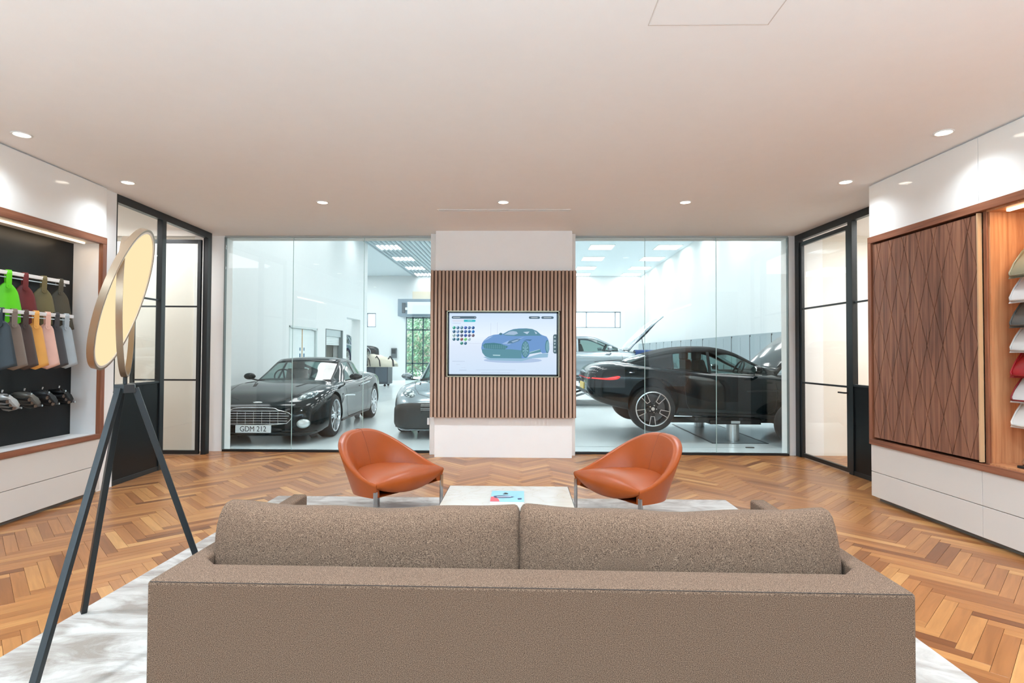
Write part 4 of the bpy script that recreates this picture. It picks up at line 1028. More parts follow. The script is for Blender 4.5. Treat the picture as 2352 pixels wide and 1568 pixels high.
# light panels
panel_m = emis('panel_glow', (1.0, 1.0, 1.0), 10.0)
k = 0
for cx_ in (-4.9, -2.2, 0.3, 2.87, 5.3):
    for ci_, cy_ in enumerate((9.0, 11.0, 13.4, 15.6, 18.2, 20.8, 23.35, 25.9, 28.0)):  # nearest row is added, hidden from view, to brighten floor and lounge ceiling
        on = MB().box(-0.42, 0.42, -0.42, 0.42, -0.015, -0.002)
        wher = {-4.9: 'nearest the left wall', -2.2: 'second row from the left wall', 0.3: 'in the middle row', 2.87: 'second row from the right wall', 5.3: 'nearest the right wall'}[cx_]
        t = thing('light_panel', 'lit workshop ceiling panel %s, %s from the glass' % (wher, ['first', 'second', 'third', 'fourth', 'fifth', 'sixth', 'seventh', 'eighth', 'ninth'][ci_]), 'ceiling light', (cx_, cy_, SZ), 0, 'ceiling light panels, row '+wher)
        MB().box(-0.42, 0.42, -0.42, 0.42, -0.015, -0.004).build('diffuser', panel_m, t)
        MB().box(-0.45, 0.45, -0.45, -0.42, -0.018, -0.001).box(-0.45, 0.45, 0.42, 0.45, -0.018, -0.001).box(-0.45, -0.42, -0.42, 0.42, -0.018, -0.001).box(0.42, 0.45, -0.42, 0.42, -0.018, -0.001).build('frame', MC['trim_white'], t)
for yy in (12, 19, 25.5): area('workshop_light', (-8.2, yy, 5.2), (0, 0, 0), 2, 3, 130, (0.93, 0.98, 1.0))
bf = MB()
for i in range(23): bf.box(-5.55+i*0.17, -5.50+i*0.17, 14.5, YE, SZ-0.06, SZ-0.001)
bo = bf.build('ceiling_baffle', mat('baffle_grey', sr(176, 190, 196), 0.5)); struct(bo)
# lockers along the right wall
ORD = ['first', 'second', 'third', 'fourth', 'fifth', 'sixth', 'seventh', 'eighth', 'ninth', 'tenth', 'eleventh', 'twelfth', 'thirteenth', 'fourteenth']
LK = mat('locker_grey', sr(158, 172, 178), 0.4)
for i in range(13):
    y0 = 11.4+i*1.2
    t = thing('tool_locker', 'grey tool locker along the right workshop wall, %s from the glass' % ORD[i], 'locker', (5.7, y0+0.6, 0), 0, 'grey lockers along the right workshop wall')
    MB().box(-0.2, 0.24, -0.595, 0.595, 0, 1.86).build('cabinet', LK, t, bevel=0.004)
    for s in (-1, 1): MB().box(-0.215, -0.2, 0.006 if s > 0 else -0.588, 0.588 if s > 0 else -0.006, 0.08, 1.80).build('door', LK, t, bevel=0.002)
    MB().box(-0.225, -0.215, -0.03, -0.015, 0.9, 1.1).build('handle', BLKTRIM, t)
    MB().box(-0.218, -0.2, -0.6, -0.59, 0.0, 1.84).build('upright', BLKTRIM, t)
# wall phone
t = thing('wall_phone', 'small grey wall unit beside the garage door', 'wall unit', (-6.53, YE, 1.12))
MB().box(-0.14, 0.14, -0.10, 0, 0, 0.5).build('casing', mat('unit_grey', sr(96, 104, 108), 0.5), t, bevel=0.01)
MB().box(-0.10, 0.10, -0.13, -0.10, 0.22, 0.44).build('handset', BLKTRIM, t, bevel=0.01)

# ================================================================== CARS
ST_COUPE = [ # x, half width, z bottom, z shoulder, z top
 (-2.36, 0.60, 0.50, 0.72, 0.78), (-2.32, 0.74, 0.42, 0.78, 0.85), (-2.20, 0.85, 0.34, 0.84, 0.93), (-1.95, 0.91, 0.27, 0.875, 0.975), (-1.65, 0.95, 0.22, 0.89, 0.965),
 (-1.35, 0.965, 0.18, 0.89, 0.95), (-0.95, 0.955, 0.17, 0.86, 0.92), (-0.4, 0.925, 0.16, 0.825, 0.88), (0.2, 0.915, 0.16, 0.81, 0.875), (0.75, 0.92, 0.16, 0.805, 0.895), (1.1, 0.945, 0.16, 0.80, 0.88),
 (1.4, 0.955, 0.16, 0.785, 0.85), (1.7, 0.945, 0.16, 0.74, 0.80), (1.95, 0.915, 0.14, 0.68, 0.745), (2.13, 0.86, 0.125, 0.60, 0.67), (2.26, 0.77, 0.125, 0.53, 0.595), (2.34, 0.62, 0.15, 0.46, 0.505)]
def body_rings(ST, nx=84, crease=1.0):
    rings = []
    for i in range(nx+1):
        x, w, zb, zs, zt = catmull(ST, i/nx*(len(ST)-1))
        h = zs-zb
        half = [(0, zt), (0.38*w, zt-0.006), (0.66*w, zt*0.72+zs*0.28+0.006), (0.84*w, zt*0.3+zs*0.7+0.012), (0.945*w, zs-0.012), (0.988*w, zs-0.22*h), (0.992*w, zs-0.45*h), (w, zb+0.30*h), (0.985*w, zb+0.14*h), (0.94*w, zb+0.02), (0.80*w, zb), (0, zb)]
        m = 30; pts = [catmull(half, k/m*(len(half)-1)) for k in range(m+1)]
        ring = [(x, y, z) for y, z in pts] + [(x, -y, z) for y, z in reversed(pts[1:-1])]
        rings.append(ring)
    return rings
def wheel(t, x, y, r, wd, style, s, steer=0.0, drop=0.0):
    """s=+1 left side (outer face +y)"""
    T = Matrix.Translation((x, y, r-drop)) @ Matrix.Rotation(steer, 4, 'Z') @ Matrix.Rotation(-s*PI/2, 4, 'X')   # local z -> outward
    rr = r*0.765
    ty = MB().lathe([(rr-0.01, -wd/2), (rr+0.02, -wd/2-0.004), (r-0.02, -wd/2+0.005), (r, -wd/2+0.035), (r, wd/2-0.035), (r-0.02, wd/2-0.005), (rr+0.02, wd/2+0.004), (rr-0.01, wd/2), (rr-0.015, 0)], 48, T).build('wheel', TYRE, t, smooth=True)
    soft(ty, 0.7)
    lip = MB().lathe([(rr, wd/2+0.002), (rr-0.022, wd/2+0.004), (rr-0.03, wd/2-0.03), (rr-0.03, -wd/2), (rr, -wd/2)], 48, T)
    dsp = 0
    if style == 'multi':
        for i in range(10):
            a = 2*PI*i/10; 
            for da in (-0.085, 0.085):
                p0 = T @ Vector((0.06*math.cos(a), 0.06*math.sin(a), wd/2-0.015)); p1 = T @ Vector(((rr-0.012)*math.cos(a+da), (rr-0.012)*math.sin(a+da), wd/2-0.008))
                lip.bar(p0, p1, 0.020, 0.022, up=(0, s, 0))
        lip.cyl(T @ Vector((0, 0, wd/2-0.04)), T @ Vector((0, 0, wd/2)), 0.075, 0.06, n=20)
        o = lip.build('rim', RIMS, ty)
    else:
        o = MB().lathe([(rr, wd/2+0.002), (rr-0.016, wd/2+0.004), (rr-0.02, wd/2-0.02), (rr-0.02, -wd/2), (rr, -wd/2)], 48, T).build('rim', RIMS, ty)
        dk = MB()
        for i in range(5):
            a = 2*PI*i/5 + PI/2*s + (-PI/2 if s > 0 else 0); 
            poly = []
            for rad, da in ((0.05, -0.6), (rr-0.02, -0.20), (rr-0.02, 0.20), (0.05, 0.6)): poly.append(T @ Vector((rad*math.cos(a+da), rad*math.sin(a+da), wd/2-0.012)))
            poly2 = [p - (T.to_3x3() @ Vector((0, 0, 0.02))) for p in poly]
            dk.add(poly + poly2, [(0, 1, 2, 3), (7, 6, 5, 4), (0, 4, 5, 1), (1, 5, 6, 2), (2, 6, 7, 3), (3, 7, 4, 0)])
        dk.cyl(T @ Vector((0, 0, wd/2-0.04)), T @ Vector((0, 0, wd/2-0.004)), 0.085, 0.075, n=20)
        dk.build('spoke', RIMD, ty)
        ln = MB()
        for i in range(5):
            a = 2*PI*i/5 + PI/2*s + (-PI/2 if s > 0 else 0)
            for da in (-1, 1):
                p0 = T @ Vector((0.12*math.cos(a+da*0.22), 0.12*math.sin(a+da*0.22), wd/2-0.008)); p1 = T @ Vector(((rr-0.014)*math.cos(a+da*0.19), (rr-0.014)*math.sin(a+da*0.19), wd/2-0.004))
                ln.bar(p0, p1, 0.010, 0.008, up=(0, s, 0))
                p2 = T @ Vector((0.12*math.cos(a), 0.12*math.sin(a), wd/2-0.008))
                ln.bar(p0, p2, 0.008, 0.008, up=(0, s, 0))
        ln.cyl(T @ Vector((0, 0, wd/2-0.01)), T @ Vector((0, 0, wd/2)), 0.028, n=16)
        for i in range(5):
            a = 2*PI*i/5; ln.cyl(T @ Vector((0.055*math.cos(a), 0.055*math.sin(a), wd/2-0.01)), T @ Vector((0.055*math.cos(a), 0.055*math.sin(a), wd/2+0.001)), 0.009, n=8)
        ln.build('spoke_edge', RIMS, ty)
    MB().lathe([(0.05, -0.03), (rr*0.80, -0.03), (rr*0.80, -0.01), (0.05, -0.01)], 36, T).build('brake_disc', mat('brake_disc', sr(96, 98, 100), 0.35, metal=0.8), ty)
    cal = MB()
    for i in range(6):
        a0 = 2.4+i*0.14; 
        cal.bar(T @ Vector((rr*0.72*math.cos(a0), rr*0.72*math.sin(a0), 0.0)), T @ Vector((rr*0.72*math.cos(a0+0.15), rr*0.72*math.sin(a0+0.15), 0.0)), 0.06, 0.07, up=(0, 1, 0))
    cal.build('caliper', mat('caliper_paint', sr(60, 62, 64), 0.4), ty)
    return ty
def hit(bvh, org, dr):
    r = bvh.ray_cast(Vector(org), Vector(dr))
    if r[0] is None: return None, None
    n = Vector(r[1]); return r[0], (-n if n.dot(Vector(dr)) > 0 else n)
def strip(bvh, pts, axis, sgn, wdt, off, name, m, parent):
    """pts in the plane across `axis`; project along -sgn*axis; makes a thin ribbon lying on the body"""
    d = Vector((0, 0, 0)); d[axis] = -sgn; ot = [i for i in range(3) if i != axis]
    P2 = []
    for a, b in zip(pts[:-1], pts[1:]):
        n = max(2, int(math.hypot(b[0]-a[0], b[1]-a[1])/0.03))
        P2 += [(a[0]+(b[0]-a[0])*i/n, a[1]+(b[1]-a[1])*i/n) for i in range(n)]
    P2.append(pts[-1]); rows = []
    for i, p in enumerate(P2):
        a = P2[max(0, i-1)]; b = P2[min(len(P2)-1, i+1)]; tx_, ty_ = b[0]-a[0], b[1]-a[1]; L = math.hypot(tx_, ty_) or 1; nx_, ny_ = -ty_/L*wdt/2, tx_/L*wdt/2
        row = []
        for s in (-1, 1):
            o = Vector((0, 0, 0)); o[ot[0]] = p[0]+nx_*s; o[ot[1]] = p[1]+ny_*s; o[axis] = sgn*4
            h, nn = hit(bvh, o, d)
            if h is None: row = None; break
            row.append((h + nn*off, h - nn*0.003))
        if row: rows.append(row)
    if len(rows) < 2: return None
    return MB().loft([[r[0][0], r[1][0], r[1][1], r[0][1]] for r in rows]).build(name, m, parent)
def patch(bvh, outline, axis, sgn, off, dome, name, m, parent, rings=4):
    d = Vector((0, 0, 0)); d[axis] = -sgn; ot = [i for i in range(3) if i != axis]
    n = len(outline); cx = sum(p[0] for p in outline)/n; cy = sum(p[1] for p in outline)/n
    def pr(a, b, k):
        o = Vector((0, 0, 0)); o[ot[0]] = a; o[ot[1]] = b; o[axis] = sgn*4
        h, nn = hit(bvh, o, d)
        if h is None: return None
        return h + nn*(off + dome*(1-k*k))
    c0 = pr(cx, cy, 0)
    if c0 is None: return None
    vs = [c0]; fs = []
    for r in range(1, rings+1):
        k = r/rings
        for p in outline:
            q_ = pr(cx+(p[0]-cx)*k, cy+(p[1]-cy)*k, k)
            vs.append(q_ if q_ is not None else vs[-1])
    for i in range(n): fs.append((0, 1+i, 1+(i+1) % n))
    for r in range(rings-1):
        for i in range(n): fs.append((1+r*n+i, 1+(r+1)*n+i, 1+(r+1)*n+(i+1) % n, 1+r*n+(i+1) % n))
    b0 = len(vs); last_ = vs[1+(rings-1)*n:1+rings*n]; nn = d*0.012
    vs += [p + nn for p in last_]
    for i in range(n): a = 1+(rings-1)*n+i; b = 1+(rings-1)*n+(i+1) % n; fs.append((a, b0+i, b0+(i+1) % n, b))
    o = MB().add(vs, fs).build(name, m, parent, smooth=True); return o
def ell(cx, cy, rx, ry, rot=0, n=28, e=1.0):
    out = []
    for i in range(n):
        a = 2*PI*i/n; x = rx*math.copysign(abs(math.cos(a))**e, math.cos(a)); y = ry*math.copysign(abs(math.sin(a))**e, math.sin(a))
        out.append((cx + x*math.cos(rot) - y*math.sin(rot), cy + x*math.sin(rot) + y*math.cos(rot)))
    return out
def car(name, label, loc, rz, paint, roofm=None, style='multi', soft_top=False, wheels=True, detail=True, hood_open=False, nx=84, plate=None, pitch=0.0, drop=0.0, wr=0.345, gdx=0.0, cover=False):
    t = thing(name, label, 'car', loc, rz); t.rotation_euler = (0, pitch, rz)
    rings = body_rings(ST_COUPE, nx)
    mb = MB().loft(rings); me = bpy.data.meshes.new('body'); me.from_pydata(mb.v, [], mb.f)
    import bmesh
    bm = bmesh.new(); bm.from_mesh(me); bmesh.ops.recalc_face_normals(bm, faces=bm.faces); bm.to_mesh(me); bm.free()
    bvh = BVHTree.FromPolygons([Vector(p) for p in mb.v], mb.f)
    body = link('body', me, t, paint, smooth=True)
    fx, rx = 1.40, -1.36
    # wheel arches cut for real, then the cutter is removed
    ct = MB()
    for x in (fx, rx):
        for s in (-1, 1): ct.cyl((x, s*0.58, wr+0.01), (x, s*1.3, wr+0.01), wr+0.035, n=40)
    if hood_open: ct.box(0.95, 2.0, -0.66, 0.66, 0.60, 1.3)
    co_ = ct.build('cutter', None, t)
    bo = body.modifiers.new('b', 'BOOLEAN'); bo.operation = 'DIFFERENCE'; bo.object = co_; bo.solver = 'EXACT'
    bpy.context.view_layer.update()
    dg = bpy.context.evaluated_depsgraph_get(); me2 = bpy.data.meshes.new_from_object(body.evaluated_get(dg))
    body.modifiers.clear(); body.data = me2; me2.name = 'body'; bpy.data.objects.remove(co_)
    me2.polygons.foreach_set('use_smooth', [True]*len(me2.polygons)); me2.set_sharp_from_angle(angle=0.6)
    # wheels
    if wheels:
        wd = 0.24
        for x in (fx, rx):
            for s in (-1, 1): wheel(t, x, s*(0.955-wd/2+(-0.02)), wr, wd, style, s, 0, drop)
        for s in (-1, 1):
            for x in (fx, rx): MB().cyl((x, s*0.58, wr), (x, s*0.585, wr), wr+0.034, n=32).build('arch_liner', BLKTRIM, t)
    # greenhouse
    if soft_top: GH = [(-1.50, 0.56, 0.40, 0.94), (-1.30, 0.66, 0.48, 1.05), (-1.0, 0.74, 0.54, 1.16), (-0.6, 0.785, 0.575, 1.255), (-0.2, 0.80, 0.575, 1.285), (0.05, 0.80, 0.565, 1.275), (0.28, 0.79, 0.575, 1.215), (0.62, 0.765, 0.60, 1.05), (0.98, 0.72, 0.64, 0.885)]
    else: GH = [(-1.98, 0.42, 0.34, 0.965), (-1.65, 0.58, 0.42, 1.035), (-1.25, 0.69, 0.49, 1.135), (-0.8, 0.77, 0.545, 1.235), (-0.35, 0.80, 0.565, 1.285), (0.0, 0.80, 0.56, 1.285), (0.22, 0.79, 0.565, 1.235), (0.6, 0.77, 0.60, 1.06), (1.0, 0.72, 0.64, 0.885)]
    GH = [(a+gdx, b, c_, d) for a, b, c_, d in GH]
    ns = 60
    def sect(i):
        x, wb, wt, zr = catmull(GH, i/ns*(len(GH)-1)); zb = 0.80 if True else 0
        zb = min(zb, zr-0.02)
        top = [(wt*k/8*1.0, zr - 0.035*(k/8)**2.2) for k in range(9)]
        cx_, cz_ = top[-1]
        band = [(cx_ + (wb-cx_)*f, cz_ + (zb-cz_)*f**1.12) for f in (0.10, 0.17)]
        side = [(cx_ + (wb-cx_)*f, cz_ + (zb-cz_)*f**1.12) for f in [0.17 + 0.83*k/6 for k in range(1, 7)]]
        return x, top, band, side
    S = [sect(i) for i in range(ns+1)]
    sA = 46 if not soft_top else 47; sC = 22 if not soft_top else 12; w0 = 13 if not soft_top else 20; w1 = 55
    def xx_(i): return S[i][0]
    def patchm(i0, i1, kind, s=None, off=0.0):
        m = MB(); rows = []
        for i in range(i0, i1+1):
            x, top, band, side = S[i]
            if kind == 'top': r = [(x, y, z+off) for y, z in reversed(top[1:])] + [(x, -y, z+off) for y, z in top]
            elif kind == 'band': r = [(x, s*(y+off), z+off) for y, z in [top[-1]] + band]
            elif kind == 'side': r = [(x, s*(y+off), z) for y, z in [band[-1]] + side]
            rows.append(r)
        return m.loft(rows, False, False, False)
    rm = roofm or paint
    R = patchm(sC, sA, 'top')
    for s in (-1, 1):
        b = patchm(0, ns, 'band', s); R.add(b.v, b.f)
        b = patchm(0, w0, 'side', s); R.add(b.v, b.f)
        b = patchm(w1, ns, 'side', s); R.add(b.v, b.f)
        ip = 30 if not soft_top else 30
        b = patchm(ip, ip+1, 'side', s, 0.002); R.add(b.v, b.f)
    if soft_top:
        b = patchm(0, 4, 'top'); R.add(b.v, b.f)
    ro_ = R.build('roof', rm, t, smooth=True)
    so = ro_.modifiers.new('s', 'SOLIDIFY'); so.thickness = 0.02; so.offset = -1
    for s in (-1, 1): patchm(w0, w1, 'side', s, -0.004).build('side_window', CGLASS, t, smooth=True)
    patchm(sA, ns, 'top', off=-0.002).build('windscreen', CGLASS, t, smooth=True)
    patchm(0 if not soft_top else 4, sC, 'top', off=-0.002).build('rear_window', CGLASS, t, smooth=True)
    # cowl trim and wipers, interior
    if detail:
        ch = MB()
        for s in (-1, 1):
            ch.tube([(S[i][0], s*(S[i][3][-1][0]+0.004), S[i][3][-1][1]+0.045) for i in range(w0, w1, 3)], 0.006, n=6)
        ch.build('window_trim', CHROME, t)
        for s in (-1, 1):
            MB().loft([[(x, s*0.36+y, z) for x, z in ((gdx-0.15, 0.55), (gdx+0.35, 0.55), (gdx+0.35, 0.72), (gdx-0.02, 0.74), (gdx-0.10, 0.78), (gdx-0.20, 1.06), (gdx-0.30, 1.06), (gdx-0.27, 0.7))] for y in (-0.20, 0.20)]).build('car_seat', SEATL, t, bevel=0.03)
            MB().box(gdx-0.33, gdx-0.22, s*0.36-0.12, s*0.36+0.12, 1.05, 1.2).build('headrest', SEATL, t, bevel=0.03)
        MB().box(gdx+0.45, gdx+0.95, -0.66, 0.66, 0.70, 0.90).build('dashboard', INTER, t, bevel=0.04)
        T = Matrix.Translation((gdx+0.42, -0.36, 0.90)) @ Matrix.Rotation(-1.15, 4, 'Y')
        MB().tube([T @ Vector((0.18*math.cos(a), 0.18*math.sin(a), 0)) for a in [2*PI*i/24 for i in range(24)]], 0.014, n=8, closed=True).bar(T @ Vector((-0.17, 0, 0)), T @ Vector((0.17, 0, 0)), 0.03, 0.01).build('steering_wheel', INTER, t)
        for s in (-1, 1):
            mo = MB(); rr_ = []
            for i in range(11):
                u = -1+i/5; e = math.sqrt(max(0.03, 1-u*u))
                rr_.append([(gdx+0.50 + a*0.075*e*(0.7 if a > 0 else 1.0), s*(0.965+u*0.105), 0.935 + b*0.062*e) for a, b in superell(1, 1, 14, 0.8)])
            mo.loft(rr_).build('mirror', paint, t, smooth=True)
            MB().bar((gdx+0.55, s*0.80, 0.865), (gdx+0.52, s*0.95, 0.90), 0.05, 0.02).build('mirror_arm', BLKTRIM, t)
            MB().loft([[(gdx+0.420, s*(0.995+u*0.09), 0.935+b*0.048*math.sqrt(max(0.05, 1-u*u))) for b in (-1, -.5, .5, 1)] + [(gdx+0.432, s*(0.995+u*0.09), 0.935+b*0.048*math.sqrt(max(0.05, 1-u*u))) for b in (1, -1)] for u in (-0.9, -0.5, 0, 0.5, 0.9)]).build('mirror_glass', CHROME, t)
        # shut lines
        SL = mat('shut_line', sr(8, 9, 10), 0.6)
        for s in (-1, 1):
            strip(bvh, [(gdx+0.80, 0.83), (gdx+0.84, 0.55), (gdx+0.80, 0.30), (gdx+0.70, 0.24)], 1, s, 0.008, 0.0008, 'shut_line', SL, t)
            strip(bvh, [(gdx-0.55, 0.83), (gdx-0.62, 0.62), (gdx-0.58, 0.35), (gdx-0.50, 0.24), (gdx+0.70, 0.24)], 1, s, 0.008, 0.0008, 'shut_line', SL, t)
            strip(bvh, [(0.86, 0.62), (0.70, 0.63), (0.25, 0.60), (0.1, 0.585)], 1, s, 0.022, 0.004, 'side_strake', CHROME if style == 'multi' else BLKTRIM, t)
            strip(bvh, [(-0.42, 0.735), (-0.25, 0.74)], 1, s, 0.022, 0.008, 'door_handle', paint, t)
            strip(bvh, [(0.88, 0.60), (1.02, 0.52), (1.0, 0.66), (0.9, 0.66)], 1, s, 0.03, 0.001, 'wing_vent', SL, t)
            strip(bvh, [(-0.95, 0.215), (0.95, 0.215)], 1, s, 0.03, 0.012, 'sill_trim', BLKTRIM, t)
            # bonnet shut line, bonnet vents
            if not hood_open:
                strip(bvh, [(0.98, s*0.70), (1.4, s*0.66), (1.8, s*0.60), (2.05, s*0.50), (2.16, s*0.30)], 2, 1, 0.008, 0.0008, 'bonnet_line', SL, t)
                strip(bvh, [(1.28, s*0.42), (1.55, s*0.34)], 2, 1, 0.05, 0.002, 'bonnet_vent', SL, t)
                strip(bvh, [(1.02, s*0.52), (1.22, s*0.47)], 2, 1, 0.02, 0.002, 'bonnet_vent', SL, t)
    # front face
    if detail and not soft_top:
        # headlamps
        for s in (-1, 1):
            hl = [(1.74, 0.74), (1.86, 0.79), (1.99, 0.77), (2.09, 0.70), (2.14, 0.60), (2.10, 0.55), (2.0, 0.58), (1.87, 0.64)]
            hl = [catmull(hl+hl[:1], i/24*8)[:2] for i in range(24)]
            patch(bvh, [(x, s*y) for x, y in hl], 2, 1, 0.002, 0.010, 'headlight', mat('headlight_glass', sr(96, 112, 116), 0.03, metal=0.5, coat=1), t)
            for cx_, cy_ in ((2.05, 0.62), (1.94, 0.69)): patch(bvh, ell(cx_, s*cy_, 0.045, 0.042, 0, 18), 2, 1, 0.010, 0.016, 'headlight_lens', LENS, t, 3)
        # grille opening: wide shallow mouth with rounded shoulders
        gp = [(-0.56, 0.43), (-0.50, 0.485), (-0.36, 0.515), (-0.27, 0.545), (0, 0.552), (0.27, 0.545), (0.36, 0.515), (0.50, 0.485), (0.56, 0.43), (0.52, 0.36), (0.42, 0.315), (0, 0.30), (-0.42, 0.315), (-0.52, 0.36)]
        gp = [catmull(gp+gp[:1], i/42*14)[:2] for i in range(42)]
        patch(bvh, gp, 0, 1, 0.002, 0.0, 'grille', BLKTRIM, t)
        br = MB()
        def fr(y, z, off=0.012):
            h, nn = hit(bvh, (4, y, z), (-1, 0, 0)); return h + Vector((off, 0, 0)) if h is not None else None
        for i in range(6):
            z = 0.325 + i*0.036; hwid = 0.50 if i < 3 else (0.52, 0.48, 0.38)[i-3]
            pts = [fr(-hwid+2*hwid*k/20, z) for k in range(21)]; pts = [p for p in pts if p is not None]
            br.tube(pts, 0.0045, n=6)
        for k in range(7):
            y = -0.36+k*0.12; pts = [fr(y, 0.31+j*0.045, 0.009) for j in range(5)]; pts = [p for p in pts if p is not None]; br.tube(pts, 0.0035, n=6)
        br.build('grille_bars', RIMS, t, smooth=True)
        pts = [fr(*p, off=0.006) for p in gp]; MB().tube([p for p in pts if p is not None], 0.006, n=6, closed=True).build('grille_surround', CHROME, t, smooth=True)
        # lower intake
        patch(bvh, ell(0, 0.22, 0.42, 0.035, 0, 28, 0.6), 0, 1, 0.002, 0, 'lower_intake', BLKTRIM, t)
        for s in (() if cover else (-1, 1)):
            patch(bvh, ell(s*0.71, 0.315, 0.082, 0.068, 0, 28, 1), 0, 1, 0.004, 0.02, 'fog_light', LENS, t)
            patch(bvh, ell(s*0.71, 0.315, 0.068, 0.054, 0, 28, 1), 0, 1, 0.012, 0.02, 'fog_light_lens', mat('fog_lens', sr(214, 222, 222), 0.02, metal=0.3, coat=1), t)
        # emblem
        em = [(-0.07, 0.0), (-0.045, 0.012), (-0.012, 0.008), (0.0, 0.014), (0.012, 0.008), (0.045, 0.012), (0.07, 0.0), (0.03, -0.010), (0, -0.013), (-0.03, -0.010)]
        patch(bvh, [(2.215+b, a) for a, b in em], 2, 1, 0.004, 0.002, 'emblem', CHROME, t, 2)
        # splitter lip
        lp = MB(); pts = []
        for k in range(25):
            y = -0.86+1.72*k/24; h, nn = hit(bvh, (4, y, 0.20), (-1, 0, 0))
            if h is not None: pts.append(h + Vector((0.012, 0, -0.02)))
        lp.tube(pts, 0.012, n=8).build('splitter', BLACKC, t, smooth=True)
    if plate:
        xh = hit(bvh, (4, 0, 0.25), (-1, 0, 0))[0].x
        pl = MB().box(xh-0.03, xh+0.022, -0.26, 0.26, 0.185, 0.297).build('number_plate', mat('plate_white', sr(236, 238, 240), 0.35), t, bevel=0.004)
        tm = Matrix.Translation((xh+0.0225, 0, 0.241)) @ Matrix.Rotation(PI/2, 4, 'Z') @ Matrix.Rotation(PI/2, 4, 'X') @ Matrix.Scale(0.86, 4, (1, 0, 0)) 
        text(plate, 0.112, 'plate_text', mat('plate_black', sr(16, 16, 18), 0.4), pl, tm, 0.0006, offset=0.0)
    return t, bvh, S
# black coupe facing us behind the left glass
black, bvh1, _ = car('sports_coupe', 'glossy black coupe facing the left glass wall, plate GDM 212', (-4.06, 10.66, 0.0), -PI/2 + 0.035, BLACKC, plate='GDM 212', gdx=-0.18)
# silver grey coupe partly behind the pillar, black cover over its nose
grey, bvh2, _ = car('sports_coupe', 'silver grey coupe with a black nose cover left of the pillar', (-1.27, 11.35, 0.0), -PI/2 + 0.03, GREYC, cover=True)
cov = patch(bvh2, ell(0, 0.36, 0.86, 0.20, 0, 40, 0.35), 0, 1, 0.03, 0.0, 'nose_cover', mat('cover_vinyl', sr(42, 46, 46), 0.5), grey, 8)
cv = MB()
for yy in (-0.62, -0.30, 0.30, 0.62):
    h0 = hit(bvh2, (4, yy, 0.45), (-1, 0, 0))[0]; h1 = hit(bvh2, (1.45, yy*0.9, 3), (0, 0, -1))[0]
    cv.bar(h0 + Vector((0.03, 0, 0)), h1 + Vector((0, 0, 0.02)), 0.02, 0.006)
cv.build('cover_strap', BLKTRIM, grey)
for i in range(5):
    strip(bvh2, [(-0.42, 0.47+i*0.022), (0.42, 0.47+i*0.022)], 0, 1, 0.006, 0.036, 'cover_stripe', mat('cover_print', sr(190, 196, 198), 0.5), grey)
# dark convertible raised on a lift behind the right glass
conv, bvh3, S3 = car('convertible', 'black soft top convertible raised on the workshop lift', (3.37, 9.82, 0.21), 0.01, BLACKC, roofm=SOFTTOP, style='five', soft_top=True, hood_open=True, pitch=0.032, drop=0.09, wr=0.355, gdx=-0.26)
def conv_extras(t, bvh):
    for s in (-1, 1):
        tl = [(-2.33, 0.715), (-2.20, 0.715), (-2.05, 0.722), (-1.93, 0.755), (-1.88, 0.745), (-1.92, 0.705), (-2.04, 0.688), (-2.20, 0.692), (-2.33, 0.698)]
        tl = [catmull(tl+tl[:1], i/24*len(tl))[:2] for i in range(24)]
        patch(bvh, tl, 1, s, 0.003, 0.006, 'tail_light', REDL, t)
        MB().cyl((-2.30, s*0.50, 0.42), (-2.05, s*0.50, 0.42), 0.045, n=20).cyl((-2.28, s*0.62, 0.42), (-2.05, s*0.62, 0.42), 0.045, n=20).build('exhaust_tip', CHROME, t, smooth=False)
    strip(bvh, [(-0.70, 0.70), (0.70, 0.70)], 0, -1, 0.02, 0.003, 'tail_light_bar', REDL, t)
    MB().box(-2.375, -2.345, -0.26, 0.26, 0.50, 0.61).build('number_plate', mat('plate_yellow', sr(232, 200, 90), 0.4), t, bevel=0.004)
    patch(bvh, ell(0, 0.47, 0.60, 0.035, 0, 30, 0.6), 0, -1, 0.002, 0, 'rear_diffuser', BLKTRIM, t)
    strip(bvh, [(-1.95, -0.62), (-2.12, -0.4), (-2.16, 0), (-2.12, 0.4), (-1.95, 0.62)], 2, 1, 0.008, 0.001, 'boot_line', MC['shut_line'], t)
    MB().box(-0.95, 0.95, -0.6, 0.6, 0.145, 0.19).build('undertray', BLKTRIM, t)
    for x, r0 in ((-0.3, 0.07),): MB().cyl((x-0.30, -0.35, 0.20), (x+0.30, -0.35, 0.20), r0, n=16).build('exhaust_box', mat('exhaust_steel', sr(90, 94, 98), 0.4, metal=0.8), t)
conv_extras(conv, bvh3)
